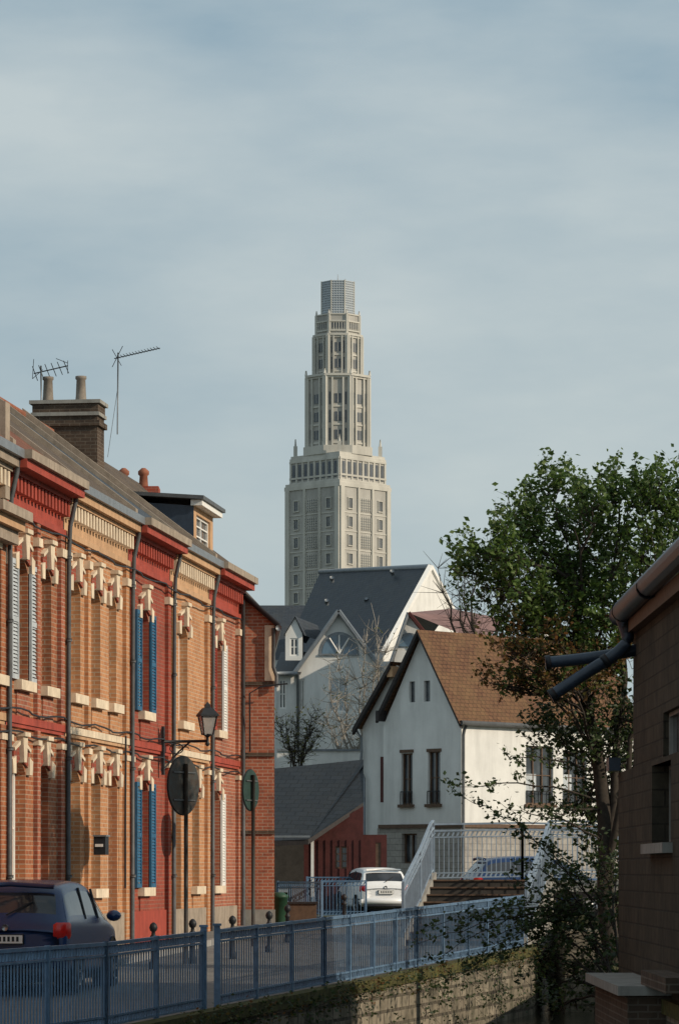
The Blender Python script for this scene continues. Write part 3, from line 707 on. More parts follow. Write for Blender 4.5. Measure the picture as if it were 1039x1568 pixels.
# ------------------------------------------------ shed
o=Obj('timber_shed'); Z=101
def Q(px,py,dz=0): return P(px,py,Z+dz)
o.quad('roof','slate_dark',Q(408,1178,4),Q(556,1163,4),Q(556,1172,3.4),Q(472,1287,-1),Q(408,1290,-1))
o.quad('roof','slate_dark',Q(556,1163,4),Q(556,1172,3.4),Q(556,1236,0.5),Q(472,1287,-1))
o.quad('roof_edge','dark_trim',Q(472,1285,-1.02),Q(556,1229,.48),Q(556,1236,.48),Q(472,1293,-1.02))
o.quad('roof_edge','dark_trim',Q(408,1288,-1.02),Q(472,1285,-1.02),Q(472,1293,-1.02),Q(408,1296,-1.02))
fx=Frame((0,Z),(1,0)); X=lambda p: PX(p,Z); ZZ=lambda p: PZ(p,Z)
o.wall('walls','red_timber',fx,X(465),X(556),-.2,ZZ(1285),[(X(513),X(533),ZZ(1330),ZZ(1296))],rev=.08,n=-.1,frm='wood_brown')
o.quad('walls','red_timber',(X(470),Z+.1,ZZ(1285)),(X(556),Z+.1,ZZ(1285)),(X(556),Z+.1,ZZ(1234)))
o.wall('walls','red_timber',fx,X(556),X(592),-.2,ZZ(1278),[(X(575),X(583),ZZ(1330),ZZ(1290))],rev=.08,n=-.25,frm='wood_brown')
k=X(465)
while k<X(556):
    o.box('battens','red_timber',fx,k,k+.04,-.1,-.07,-.2,ZZ(1286)); k+=.22
o.box('post','white_paint',fx,X(476),X(480.5),.35,.45,-.1,ZZ(1286))
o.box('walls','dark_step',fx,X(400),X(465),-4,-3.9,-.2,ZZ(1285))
o.box('post','wood_brown',fx,X(416),X(420),.5,.65,-.1,ZZ(1292)); o.box('roof_edge','zinc',fx,X(405),X(475),1.02,1.1,ZZ(1283),ZZ(1280))
o.box('stored_goods','concrete',fx,X(424),X(441),-.8,-.2,-.0,.75); o.box('stored_goods','wood_brown',fx,X(441),X(463),-2,-1,0,.9)
o.finish()
o=Obj('garden_wall'); fx=Frame((0,112),(1,0)); o.box('w','white_render',fx,PX(424,112),PX(560,112),-.3,0,-.2,PZ(1150,112)); o.box('w','zinc',fx,PX(424,112),PX(560,112),-.36,.06,PZ(1150,112),PZ(1147,112)); o.finish(single=True)
# ------------------------------------------------ railings
def railing(name,pts,mt,h=1.0,sp=.105,post=1.7,orn=True,bw=.0085,double=False):
    o=Obj(name)
    for a,b_ in zip(pts[:-1],pts[1:]):
        a=Vector(a);b_=Vector(b_); d=b_-a; Lh=math.hypot(d.x,d.y); fr=Frame((a.x,a.y),(d.x,d.y)); sl=d.z/Lh
        def bar(z0,z1,wd):
            vs=[fr.w(u,n,a.z+sl*u+z) for u in (0,Lh) for n,z in ((-wd/2,z0),(wd/2,z0),(wd/2,z1),(-wd/2,z1))]
            o.add('rails',mt,vs,[(0,1,2,3),(4,5,6,7),(0,1,5,4),(1,2,6,5),(2,3,7,6),(3,0,4,7)])
        bar(h-.04,h,.055); bar(h-.17,h-.145,.035); bar(.12,.145,.035); 
        if double: bar(h+.10,h+.14,.05)
        if orn: bar(.02,.045,.03)
        n=max(1,int(round(Lh/post))); np_=[i*Lh/n for i in range(n+1)]
        for u in np_:
            z=a.z+sl*u; o.box('posts',mt,fr,u-.028,u+.028,-.028,.028,z-.1,z+h+(.12 if double else .01))
        k=int(Lh/sp)
        for i in range(k+1):
            u=(i+.5)*Lh/(k+1); z=a.z+sl*u
            o.box('bars',mt,fr,u-bw,u+bw,-.008,.008,z+.145,z+h-.17)
            if orn:
                for zc in (h-.092,.085):
                    A=[fr.w(u-.045,.012,z+zc-.045),fr.w(u-.008,.012,z+zc-.045),fr.w(u+.034,.012,z+zc+.045),fr.w(u-.005,.012,z+zc+.045)]
                    B=[p-Vector((fr.n[0]*.024,fr.n[1]*.024,0)) for p in A]
                    o.add('ornaments',mt,A+B,[(0,1,2,3),(4,5,6,7),(0,1,5,4),(1,2,6,5),(2,3,7,6),(3,0,4,7)])
    return o
pts=[(railX(Y)-.18,Y,g(Y)+.03) for Y in (20,28,34,38,41.9)]
railing('quay_railing',pts,'rail_blue').finish()
pts=[(railX(Y)-.18,Y,g(Y)+.03) for Y in (42.6,48,54,58,63)]
railing('quay_railing',pts,'rail_blue',sp=.12,bw=.0075).finish()
o=Obj('gate_post')
for Y in (41.95,42.55):
    o.box('post','rail_blue',WORLD,Y-.04,Y+.04,railX(Y)-.22,railX(Y)-.14,g(Y),g(Y)+1.08); o.box('cap','rail_blue',WORLD,Y-.055,Y+.055,railX(Y)-.235,railX(Y)-.125,g(Y)+1.08,g(Y)+1.11)
o.finish()
railing('street_railing',[(PX(425,86),86,0),(PX(492,84),84,0),(PX(492,96),96,0),(PX(560,96),96,0)],'rail_blue',1.05).finish()
railing('street_railing',[(PX(470,99.5),99.5,.0),(PX(640,99.5),99.5,.0)],'rail_blue',1.15).finish()
# ------------------------------------------------ footbridge
o=Obj('footbridge')
xl0,xr0=PX(612,64),PX(800,64); yb=64.2; top=1.14; dx=.68; n=9; run=.34
for i in range(n):
    z0=-.25; z1=-.18+(top+.18)*(i+1)/n; y0=yb+i*run; sh=dx*(i/n)
    o.box('steps','dark_step',WORLD,y0,y0+run+.01*(i%2),xl0+.12+sh,xr0+sh,z0,z1-.03-.001*i)
    o.box('treads','wood_brown',WORLD,y0-.03,y0+run,xl0+.12+sh,xr0+sh,z1-.03,z1)
ye=yb+n*run
for x0 in (xl0,xr0):
    vs=[(x0+q,y,z) for q in (0,.13) for (y,z) in ((yb-.3,-.3),(yb-.3,0),(ye,top+.15),(ye,-.3))]
    vs=[(x+(dx*(y-yb)/(n*run)),y,z) for x,y,z in vs]
    o.add('stringers','concrete',vs,[(0,1,2,3),(4,5,6,7),(0,1,5,4),(1,2,6,5),(2,3,7,6)])
xR=bankX(68)+3.5
o.box('deck','concrete',WORLD,ye+.01,ye+2.2,xl0+dx,xR,top-.25,top-.02)
o.box('deck','dark_trim',WORLD,ye,ye+2.21,xl0+dx-.02,xR,top-.36,top-.26)
o.box('abutment','quay_stone',WORLD,ye+.05,ye+2.1,xl0+dx+.02,railX(67)+.4,-.9,top-.37)
o.box('abutment','brick_tan',WORLD,ye-1,ye+2.1,bankX(68)-.3,xR,-2.2,top-.37)
o.box('abutment','quay_stone',WORLD,yb-.2,ye+2.0,xr0+dx+.15,xr0+dx+.9,-2.2,.15)
o.finish()
railing('footbridge_railing',[(xl0+.06,yb-.25,-.05),(xl0+.06+dx*.55,yb+(ye-yb)*.5,.62),(xl0+.06+dx*.9,ye-.35,top-.0),(xl0+.06+dx,ye,top+.07),(xl0+.1+dx,ye+2.1,top)],'rail_pale',1.02,orn=False,double=True).finish()
railing('footbridge_railing',[(xr0+.06,yb-.25,-.05),(xr0+.06+dx*.55,yb+(ye-yb)*.5,.62),(xr0+.06+dx*.9,ye-.35,top-.0),(xr0+.06+dx,ye,top+.07),(xR,ye+.1,top)],'rail_pale',1.02,orn=False,double=True).finish()
xm0=xl0+.1+dx; 
railing('footbridge_railing',[(xm0,ye+2.1,top),(xm0+(xR-xm0)*.25,ye+2.1,top+.03),(xm0+(xR-xm0)*.5,ye+2.1,top-.02),(xR,ye+2.1,top-.16)],'rail_pale',1.05,orn=True,double=True).finish()
# ------------------------------------------------ signs, bollards
def disc(o,p,mt,c,r,ang,th=.02,seg=36):
    d=Vector((math.cos(ang),math.sin(ang),0)); nn=Vector((-d.y,d.x,0)); vs=[]
    for s_ in (-th/2,th/2):
        for k in range(seg):
            t=2*math.pi*k/seg; vs.append(c+nn*s_+d*(r*math.cos(t))+Vector((0,0,r*math.sin(t))))
    o.add(p,mt,vs,[tuple(range(seg)),tuple(range(2*seg-1,seg-1,-1))]+[(k,(k+1)%seg,seg+(k+1)%seg,seg+k) for k in range(seg)])
def sign(px,py,Z,r,ang,mt):
    o=Obj('traffic_sign'); c=P(px,py,Z); disc(o,'plate',mt,c,r,ang); 
    d=Vector((math.cos(ang),math.sin(ang),0)); nn=Vector((d.y,-d.x,0)); 
    if nn.y>0: nn=-nn
    disc(o,'rim_band','black_iron',c-nn*.012,r+.015,ang,.012)
    q=c+nn*.05; 
    o.tube('pole','sign_back',[(q.x,q.y,g(Z)),(q.x,q.y,c.z+r*.75)],.038,10)
    for dz in (-r*.5,r*.45):
        a=c+nn*.022+Vector((0,0,dz)); o.tube('clamp','pipe_grey',[a-d*r*.7,a+d*r*.7],.016,5)
    o.finish()
sign(281,1203,56,.50,math.radians(61),'sign_back')
sign(384,1210,64,.40,math.radians(69),'sign_green')
def bollard(px,Z,h=.72):
    o=Obj('bollard'); c=Vector((PX(px,Z),Z,g(Z)))
    o.lathe('b','black_iron',c,[(.07,0),(.07,.1),(.05,.14),(.045,.3),(.04,h-.22),(.055,h-.2),(.055,h-.17),(.035,h-.15),(.03,h-.1),(.055,h-.08),(.07,h-.03),(.055,h+.02),(.025,h+.05),(0,h+.06)],12); o.finish(single=True)
for px,Z in ((235,54),(295,56),(356,58),(412,61),(440,66),(527,78)): bollard(px,Z)
o=Obj('waste_bin'); c=Vector((PX(428,80),80,0)); o.lathe('body','green_bin',c,[(.15,0),(.2,.65),(.22,.66),(.22,.72),(.1,.8),(0,.8)],12); o.tube('lid','green_bin',[c+Vector((-.2,0,.77)),c+Vector((.2,0,.77))],.03,6); o.finish()
o=Obj('flower_planter'); c=Vector((PX(460,82),82,0)); o.box('box','wood_brown',WORLD,81.7,82.2,c.x-.4,c.x+.4,0,.5); o.box('box','dark_trim',WORLD,81.66,82.24,c.x-.44,c.x+.44,.5,.55); o.finish()
o=Obj('mailbox'); u=rowU(Yp(140)); o.box('case','black_iron',RF,u-.2,u+.1,.09,.3,1.6,1.92); o.box('lid','zinc',RF,u-.22,u+.12,.08,.32,1.92,1.95); o.box('slot','white_paint',RF,u-.22,u-.205,.12,.26,1.74,1.79); o.finish()
# ------------------------------------------------ cars
def car(name,pos,heading,paint,hs=1.0,ls=1.0,ws=1.0):
    o=Obj(name)
    d=Vector((math.sin(heading),math.cos(heading),0)); r=Vector((d.y,-d.x,0)); O=Vector(pos)
    def T(x,y,z): return O+d*(x*ls)+r*(y*ws)+Vector((0,0,z*hs))
    st=[(0,.40,.80,.84,.76),(.03,.30,.92,.95,.86),(.10,.24,.97,1.03,.88),(.34,.22,.99,1.40,.88),(.52,.2,.985,1.48,.88),(1.2,.2,.97,1.53,.88),(1.9,.2,.96,1.52,.88),(2.35,.2,.95,1.45,.88),(2.95,.2,.93,1.05,.87),(3.1,.2,.91,.98,.865),(3.7,.22,.82,.86,.83),(3.95,.28,.68,.70,.74),(4.0,.36,.60,.62,.62)]
    R=[]
    for (x,zb,be,tp,w_) in st:
        gh=max(0,(tp-be))/.5; gw=w_*(1-.17*min(1,gh))
        half_=[(w_*.90,zb),(w_*.99,zb+.10),(w_,zb+.30 if zb+.3<be-.1 else (zb+be)/2),(w_*.985,be-.02),(w_*.965,be),(gw*.975 if gh>.3 else w_*.93,max(be+.01,tp-.07)),(gw*.88,tp-.012),(gw*.45,tp+.012)]
        R.append([T(x,y,z) for y,z in half_]+[T(x,-y,z) for y,z in half_[::-1]])
    k=len(R[0])
    vs=[p for r_ in R for p in r_]; fb=[];fg=[]
    for i in range(len(R)-1):
        for j in range(k):
            f=(i*k+j,i*k+(j+1)%k,(i+1)*k+(j+1)%k,(i+1)*k+j)
            if j in (4,10) and 3<=i<=7: fg.append(f)
            elif j in (6,7,8) and i in (2,7): fg.append(f)
            else: fb.append(f)
    fb+=[tuple(range(k)),tuple(range(len(vs)-1,len(vs)-1-k,-1))]
    o.add('body',paint,vs,fb+fg,True); dd=o.part('body'); dd['mats'].append('car_glass')
    for i in range(len(fb),len(fb)+len(fg)): dd['m'][i]=1
    for sg in (1,-1):
        for x,tp in ((1.35,1.42),(2.2,1.40)):
            o.tube('pillars','black_iron',[T(x,sg*.845,.99),T(x+.04,sg*.72,tp)],.02,5)
        o.tube('trim','black_iron',[T(.2,sg*.87,.5),T(3.8,sg*.84,.5)],.02,5)
        o.sphere('mirrors',paint,T(2.65,sg*.99,1.02),.11,10,6,.75)
        for x in (.75,3.2):
            c=T(x,sg*.79,.30/hs)
            o.tube('wheels','rubber',[c-r*.1,c+r*.1],.31,20); 
            q=r*sg
            o.tube('wheels','rim',[c+q*.095,c+q*.112],.20,14)
            o.tube('arches','black_iron',[T(x,sg*.60,.36),T(x,sg*.872,.36)],.37,20)
            for t in range(5):
                a=t*2*math.pi/5; o.tube('wheels','black_iron',[c+q*.116+d*.05*math.cos(a)+Vector((0,0,.05*math.sin(a))),c+q*.116+d*.17*math.cos(a)+Vector((0,0,.17*math.sin(a)))],.018,4)
        rows_=[]
        for z in (.74,.78,.86,.93,.96):
            sh_=.04 if z in (.74,.96) else 0
            rows_.append([T(-.01+sh_,sg*(.68+sh_),z),T(-.02+sh_*.5,sg*.74,z),T(.01+sh_*.5,sg*(.82-sh_*.3),z),T(.10,sg*(.885-sh_*.3),z),T(.20-sh_,sg*(.89-sh_*.3),z)])
        V=[p for rr in rows_ for p in rr]; o.add('tail_lamps','tail_red',V,[(a*5+b2,a*5+b2+1,(a+1)*5+b2+1,(a+1)*5+b2) for a in range(4) for b2 in range(4)],True)
        o.sphere('headlamps','lamp_glass',T(3.8,sg*.66,.66),.12,8,6,.7)
    o.tube('bumper',paint,[T(.12,-.8,.44),T(.0,-.66,.44),T(-.05,0,.44),T(.0,.66,.44),T(.12,.8,.44)],.10,10)
    o.tube('bumper','black_iron',[T(.1,-.76,.30),T(-.02,-.6,.3),T(-.04,0,.3),T(-.02,.6,.3),T(.1,.76,.30)],.06,8)
    X0=-.075; zp=.68
    o.quad('number_plate','plate',T(X0,-.26,zp),T(X0,.26,zp),T(X0,.26,zp+.11),T(X0,-.26,zp+.11))
    o.box('number_plate','black_iron',Frame((O.x,O.y),(d.x,d.y)),(X0+.003)*ls,.05,-.27*ws,.27*ws,O.z+(zp-.01)*hs,O.z+(zp+.12)*hs)
    for i_ in range(7):
        y=-.2+i_*.062; o.quad('number_plate','black_iron',T(X0-.003,y,zp+.025),T(X0-.003,y+.035,zp+.025),T(X0-.003,y+.035,zp+.09),T(X0-.003,y,zp+.09))
    o.tube('wiper','black_iron',[T(.06,.0,1.06),T(.22,.34,1.24)],.012,4)
    o.tube('badge','rim',[T(-.03,0,.89),T(.03,0,.89)],.045,12)
    o.tube('spoiler',paint,[T(.32,-.62,1.44),T(.29,0,1.475),T(.32,.62,1.44)],.035,6)
    o.box('underbody','black_iron',Frame((O.x,O.y),(d.x,d.y)),.3*ls,3.7*ls,-.7*ws,.7*ws,O.z+.15,O.z+.35)
    return o.finish(subsurf=('body',))
hd=math.atan(.1332)
car('parked_car',(-3.83-.80,45.3,g(46)+.04),hd,'paint_navy',1.03)
car('parked_car',(PX(590,98),98,.01),math.radians(-14),'paint_white',.93,.85,.86)
car('parked_car',(PX(715,78),78,.3),math.radians(80),'paint_navy',.9,.9)
# ------------------------------------------------ riverside house (right)
o=Obj('riverside_house'); fr=Frame((3.97,44.2),(0,-1))
w=fr.w
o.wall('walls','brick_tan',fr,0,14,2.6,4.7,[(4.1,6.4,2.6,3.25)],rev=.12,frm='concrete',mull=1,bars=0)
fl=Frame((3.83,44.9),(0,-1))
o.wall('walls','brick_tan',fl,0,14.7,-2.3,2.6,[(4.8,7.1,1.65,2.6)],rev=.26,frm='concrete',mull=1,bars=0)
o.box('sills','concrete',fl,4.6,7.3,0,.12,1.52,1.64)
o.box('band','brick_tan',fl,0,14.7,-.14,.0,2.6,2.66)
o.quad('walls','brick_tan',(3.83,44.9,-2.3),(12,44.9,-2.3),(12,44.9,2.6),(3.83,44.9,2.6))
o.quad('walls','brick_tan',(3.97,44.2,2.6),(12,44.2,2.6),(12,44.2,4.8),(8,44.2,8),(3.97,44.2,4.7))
o.quad('roof','slate',w(-.2,.22,4.72),w(14,.22,4.72),w(14,-4,8),w(-.2,-4,8)); o.box('fascia','wood_brown',fr,-.15,14,0,.12,4.5,4.7)
o.box('vent_box','dark_blue_pipe',fl,-.1,.35,0,.16,2.68,2.86)
o.tube('gutter','dark_blue_pipe',[w(.1,.2,4.76),w(.5,.2,4.78),w(3,.2,4.80),w(14,.2,4.86)],.14,12)
for u in (.6,4.2): o.tube('gutter','black_iron',[w(u,.2,4.785),w(u+.06,.2,4.785)],.15,12)
def arc(pts,it=2):
    pts=[Vector(p) for p in pts]
    for _ in range(it):
        q=[pts[0]]
        for i in range(len(pts)-1): q+=[pts[i].lerp(pts[i+1],.25),pts[i].lerp(pts[i+1],.75)]
        q.append(pts[-1]); pts=q
    return pts
Zp=43.7
o.tube('downpipe','dark_blue_pipe',arc([P(962,925,Zp+.2),P(948,940,Zp),P(957,962,Zp),P(962,982,Zp),P(940,1004,Zp),P(900,1028,Zp),P(843,1066,Zp)]),.085,12)
o.tube('downpipe','dark_blue_pipe',arc([P(990,990,Zp+.2),P(965,998,Zp+.2),P(900,1008,Zp+.2),P(834,1015,Zp+.2)]),.08,12)
for a_,b_ in (((850,1062),(842,1067)),((842,1014),(834,1015)),((958,955),(961,968)),((930,1010),(922,1015))): o.tube('downpipe','black_iron',[P(*a_,Zp+(.2 if a_[1]==1014 else 0)),P(*b_,Zp+(.2 if a_[1]==1014 else 0))],.1,12)
o.box('ledge','concrete',fl,2.2,7.2,0,.62,-.13,-.02); o.box('ledge','brick_dark',fl,2.3,7.1,0,.5,-2.3,-.13)
o.box('ledge','brick_dark',fl,6.6,9.5,.0,.30,-.02,.15)
o.finish()
# ------------------------------------------------ vegetation
def leaves(o,part,mt,pts,size):
    n=len(pts); pts=np.array(pts)
    a=np.random.normal(size=(n,3)); a[:,2]*=.6; a/=np.linalg.norm(a,axis=1)[:,None]
    b=np.random.normal(size=(n,3)); b-=a*np.sum(a*b,1)[:,None]; b/=np.linalg.norm(b,axis=1)[:,None]
    s=(size*np.random.uniform(.6,1.3,n))[:,None]
    c=np.cross(a,b)
    v0=pts-a*s; v1=pts+b*s*.6+c*s*.12; v2=pts+a*s; v3=pts-b*s*.6+c*s*.12
    V=np.stack([v0,v1,v2,v3],1).reshape(-1,3); 
    o.add(part,mt,V.tolist(),[(4*i,4*i+1,4*i+2,4*i+3) for i in range(n)])
def twig(o,base,d,L,nl,mt,ls,rad=.006,bark='bark',spread=.05):
    d=d.normalized(); pts=[base]; cur=base.copy(); dd=d.copy()
    for i in range(3):
        dd=(dd+Vector(np.random.normal(size=3)*.18)+Vector((0,0,.08))).normalized(); cur=cur+dd*(L/3); pts.append(cur.copy())
    o.tube('twigs',bark,pts,[rad,rad*.8,rad*.6,rad*.3],3,False)
    lp=[]
    for i in range(nl):
        t=(.15+.85*random.random())*3; k=min(2,int(t)); q=pts[k].lerp(pts[k+1],t-k); lp.append(tuple(q+Vector(np.random.normal(size=3)*spread)))
    leaves(o,'leaves_'+mt,mt,lp,ls)
def limb(o,a,b_,r0,r1,wig=.12,k=6,part='branches',bark='bark'):
    a=Vector(a);b_=Vector(b_); L=(b_-a).length; pts=[]
    for i in range(k+1):
        t=i/k; sag=Vector((0,0,math.sin(t*math.pi)*L*.06)); 
        off=Vector(np.random.normal(size=3)*wig*L/ k) if 0<i<k else Vector((0,0,0))
        pts.append(a.lerp(b_,t)+off+sag)
    o.tube(part,bark,pts,[r0+(r1-r0)*i/k for i in range(k+1)],6,False); return pts
def lobe(o,org,px,py,Z,rx,rz,ntw,nl,mt,ls=.05,tl=.45,r0=.05,nsub=5,ry=None):
    c=P(px,py,Z); rx=rx*Z/F; rz=rz*Z/F; ry=ry or rx
    main=limb(o,org,c,r0,.015)
    hubs=main[3:]
    for i in range(nsub):
        v=Vector(np.random.normal(size=3)).normalized(); e=c+Vector((v.x*rx*.75,v.y*ry*.75,v.z*rz*.75)); hubs+=limb(o,random.choice(main[3:]),e,.016,.006,.2,4)[1:]
    for i in range(ntw):
        v=Vector(np.random.normal(size=3)).normalized()*(random.random()**.45); b_=c+Vector((v.x*rx,v.y*ry,v.z*rz))
        h=min(hubs,key=lambda q:(q-b_).length)
        if (h-b_).length>.12: o.tube('twigs','bark',[h,h.lerp(b_,.5)+Vector((0,0,.03)),b_],[.007,.006,.004],3,False)
        dirv=Vector((v.x*.8,v.y*.8,v.z*.6+.55)); twig(o,b_,dirv,tl*random.uniform(.5,1.2),nl,mt,ls)
o=Obj('tree'); Zt=52
tr=[P(950,1520,Zt),P(925,1400,Zt),P(928,1280,Zt),P(918,1180,Zt+.2),P(900,1090,Zt+.2),P(880,1000,Zt),P(885,900,Zt)]
o.tube('trunk','bark',arc(tr,1),np.linspace(.17,.05,2*len(tr)).tolist(),10)
tr2=limb(o,P(928,1290,Zt),P(965,960,Zt+.6),.09,.03,.08,7,'trunk'); tr3=limb(o,P(925,1350,Zt),P(1010,1000,Zt-.5),.07,.03,.08,7,'trunk')
spec=[(843,762,45,42),(800,815,42,38),(755,850,38,38),(728,880,26,30),(822,868,62,48),(882,822,50,42),(948,768,50,45),(1005,768,48,45),(1050,795,45,60),(932,868,58,48),(1002,868,60,58),(770,912,52,36),(850,940,65,46),(930,955,60,50),(1010,955,52,52),(897,905,50,40),(905,780,30,25),(805,965,40,26)]
for (px,py,rx,rz) in spec:
    org=random.choice([tr[4],tr[5],tr[6],tr2[5],tr2[7]]) if px<960 else random.choice([tr2[6],tr3[5],tr3[7]])
    dens=rx*rz/3000
    lobe(o,org,px,py,Zt+random.uniform(-.8,.8),rx,rz,int(66*dens+13),17,'leaf_green',.05,.5,.035)
for (px,py,rx,rz) in [(790,1000,45,35),(830,1035,60,35),(775,1055,35,25),(880,1060,50,40),(860,990,50,30),(920,1010,40,45)]:
    lobe(o,random.choice([tr[4],tr[3]]),px,py,Zt-.6+random.uniform(-.4,.4),rx,rz,int(rx*rz/4500*50+8),13,'leaf_copper',.045,.38,.03)
    lobe(o,random.choice([tr[4],tr[3]]),px+15,py-5,Zt+random.uniform(-.4,.4),rx,rz,int(rx*rz/4500*50+8),13,'leaf_green',.045,.38,.03)
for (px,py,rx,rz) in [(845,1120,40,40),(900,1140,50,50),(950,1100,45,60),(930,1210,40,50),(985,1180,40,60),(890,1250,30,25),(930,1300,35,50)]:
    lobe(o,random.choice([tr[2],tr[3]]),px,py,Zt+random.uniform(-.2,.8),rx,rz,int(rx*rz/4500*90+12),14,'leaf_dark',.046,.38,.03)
for a,b_ in (((915,1240),(815,1262)),((912,1225),(700,1205)),((905,1180),(780,1162)),((925,1290),(780,1240)),((890,1100),(690,870)),((880,1050),(760,790)),((880,1000),(705,835))):
    p_=limb(o,P(*a,Zt),P(*b_,Zt-1),.02,.004,.10,9,'branches')
    for q in p_[2:]:
        for _ in range(2): twig(o,q,Vector(np.random.normal(size=3))+Vector((-.4,0,.4)),.25,8,'leaf_green' if b_[1]<1100 else 'leaf_dark',.045)
o.finish(uv=False)
o=Obj('shrub')
rt=P(950,1530,46)
for (px,py,rx,rz,n_) in [(880,1370,55,35,30),(850,1420,50,25,24),(905,1440,50,45,40),(930,1350,35,70,36),(880,1500,45,25,24),(930,1500,35,50,28),(840,1460,30,25,16),(860,1540,40,20,14)]:
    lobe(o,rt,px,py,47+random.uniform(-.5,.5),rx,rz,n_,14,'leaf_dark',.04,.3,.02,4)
for b_ in ((640,1445),(660,1470),(700,1420),(735,1400),(780,1345),(720,1480),(800,1320),(760,1250),(830,1290),(690,1205),(770,1450),(800,1500),(690,1500),(650,1420),(740,1440)):
    p_=limb(o,P(905+random.randint(-20,20),1400+random.randint(-30,40),47),P(*b_,45.5),.012,.003,.10,12,'branches')
    for q in p_[2:]:
        for _ in range(2): twig(o,q,Vector(np.random.normal(size=3))+Vector((-.5,0,.2)),.14,6,'leaf_dark',.04,.004,spread=.04)
o.finish(uv=False)
o=Obj('hedge')
for _ in range(420):
    Y=random.uniform(47,85); x=bankX(Y)+random.uniform(.5,3.0); z=random.uniform(-.2,1.9+1.4*math.sin(Y*.7)**2)
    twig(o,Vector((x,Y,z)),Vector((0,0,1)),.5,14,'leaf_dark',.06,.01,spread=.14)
o.finish(uv=False)
o=Obj('bare_tree'); Zb=113
for (bx,tx,ty) in ((540,520,1010),(548,560,985),(556,590,1000),(550,600,1050),(545,505,1060),(560,575,970),(553,545,1040),(535,500,1100),(565,600,1100)):
    p_=limb(o,P(bx,1200,Zb),P(tx,ty,Zb+random.uniform(-1,1)),.05,.012,.16,8,'branches','bark_pale')
    for q in p_[2:]:
        for _ in range(10):
            v=Vector(np.random.normal(size=3))+Vector((0,0,.9)); e=q+v.normalized()*random.uniform(.3,1.1); o.tube('twigs','bark_pale',[q,q.lerp(e,.5)+Vector(np.random.normal(size=3)*.06),e],[.014,.010,.005],3,False)
            if random.random()<.1: twig(o,e,v,.2,3,'leaf_yellow',.05,.006,'bark_pale')
o.finish(uv=False)
o=Obj('bare_tree'); Zb=109
for k in range(14):
    p_=limb(o,P(450+random.randint(-6,6),1190,Zb),P(450+random.randint(-32,42),1085+random.randint(0,50),Zb),.03,.006,.16,7,'branches','bark')
    for q in p_[2:]:
        for _ in range(5): twig(o,q,Vector(np.random.normal(size=3))+Vector((0,0,.9)),.5,1,'leaf_yellow',.05,.009)
o.finish(uv=False)
o=Obj('bare_tree'); Zb=112
for k in range(8):
    p_=limb(o,P(740,1120,Zb),P(740+random.randint(-70,50),860+random.randint(0,60),Zb),.09,.012,.16,8,'branches','bark')
    for q in p_[3:]:
        for _ in range(8):
            v=Vector(np.random.normal(size=3))+Vector((0,0,.9)); e=q+v.normalized()*random.uniform(.4,1.2); o.tube('twigs','bark',[q,e],[.014,.005],3,False)
o.finish(uv=False)
o=Obj('weeds')
for _ in range(480):
    Y=random.uniform(40,64); twig(o,Vector((railX(Y)+random.uniform(.0,.1),Y,g(Y)-random.uniform(-.03,.3))),Vector((.5,0,.2)),.12,5,random.choice(['leaf_dark','leaf_dark','leaf_copper']),.03,.003,spread=.05)
for _ in range(90):
    Y=random.uniform(45,64); twig(o,Vector((railX(Y)+.06,Y,g(Y)-random.uniform(.2,1.0))),Vector((.4,0,-.5)),.25,9,'leaf_dark',.035,.004,spread=.07)
o.finish(uv=False)
o=Obj('distant_trees')
P_=[]
for _ in range(160):
    x=random.uniform(-150,250); y=random.uniform(230,400); c=np.array([x,y,4+random.random()*3]); 
    P_.append(c+np.random.normal(size=(60,3))*np.array([3.5,3,2.2]))
leaves(o,'t','leaf_far',np.concatenate(P_),.8); o.finish(uv=False,single=True)
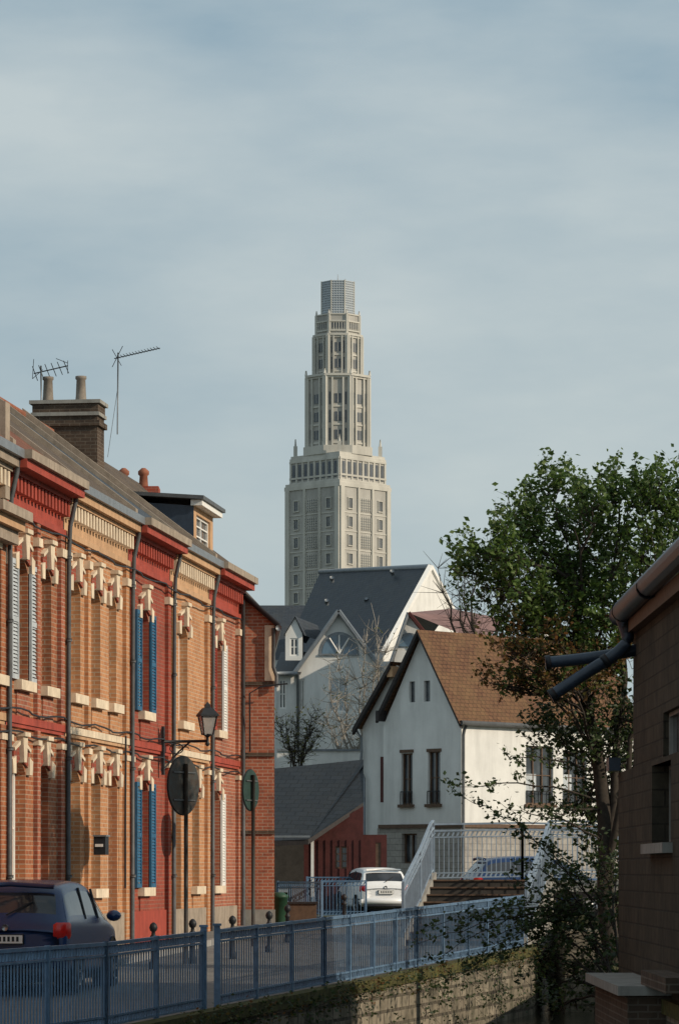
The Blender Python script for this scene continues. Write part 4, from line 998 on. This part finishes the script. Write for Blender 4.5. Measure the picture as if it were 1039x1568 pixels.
# ------------------------------------------------ light/world/camera
sd=Vector((.89,-.36,.0)).normalized(); el=math.radians(26)
to=Vector((sd.x*math.cos(el),sd.y*math.cos(el),math.sin(el)))
l=bpy.data.lights.new('sun','SUN'); l.energy=3.6; l.angle=math.radians(.6); l.color=(1,.85,.66)
lo=bpy.data.objects.new('sun',l); sc.collection.objects.link(lo); lo.rotation_euler=to.to_track_quat('Z','Y').to_euler()
wd=bpy.data.worlds.new('World'); sc.world=wd; wd.use_nodes=True; nt=wd.node_tree
bg=nt.nodes['Background']; bg.inputs[1].default_value=.092
sk=N(nt,'ShaderNodeTexSky',sky_type='NISHITA'); sk.sun_disc=False; sk.sun_elevation=el; sk.sun_rotation=math.atan2(to.x,to.y); sk.dust_density=2
tcn=N(nt,'ShaderNodeTexCoord'); v=tcn.outputs['Generated']
n1=noise(nt,4.2,5,.5,v,(1.0,1.0,3.0)); n2=noise(nt,11,6,.6,v,(1,1,3.0))
ad=N(nt,'ShaderNodeMath',operation='MULTIPLY_ADD'); nt.links.new(n2,ad.inputs[0]); ad.inputs[1].default_value=.35; nt.links.new(n1,ad.inputs[2])
sp=N(nt,'ShaderNodeSeparateXYZ'); nt.links.new(v,sp.inputs[0])
cl=ramp(nt,ad.outputs[0],.52,.86,(3.3,4.6,5.45),(6.0,6.8,6.95))
hz=N(nt,'ShaderNodeMapRange'); hz.inputs[1].default_value=.0; hz.inputs[2].default_value=.24; hz.inputs[3].default_value=.65; hz.inputs[4].default_value=0; nt.links.new(sp.outputs[2],hz.inputs[0])
c2=mixc(nt,hz.outputs[0],cl,(6.3,6.95,6.75))
c3=mixc(nt,.90,sk.outputs[0],c2)
nt.links.new(c3,bg.inputs[0])
cam=bpy.data.cameras.new('camera'); co=bpy.data.objects.new('camera',cam); sc.collection.objects.link(co); sc.camera=co
co.location=(0,0,E); co.rotation_euler=(math.radians(90),0,0)
cam.sensor_fit='VERTICAL'; cam.sensor_height=36; cam.sensor_width=24; cam.lens=36*F/1568; cam.shift_y=(HY-784)/1568; cam.clip_end=9000; cam.clip_start=.5
sc.view_settings.view_transform='Standard'; sc.view_settings.look='None'; sc.view_settings.exposure=0
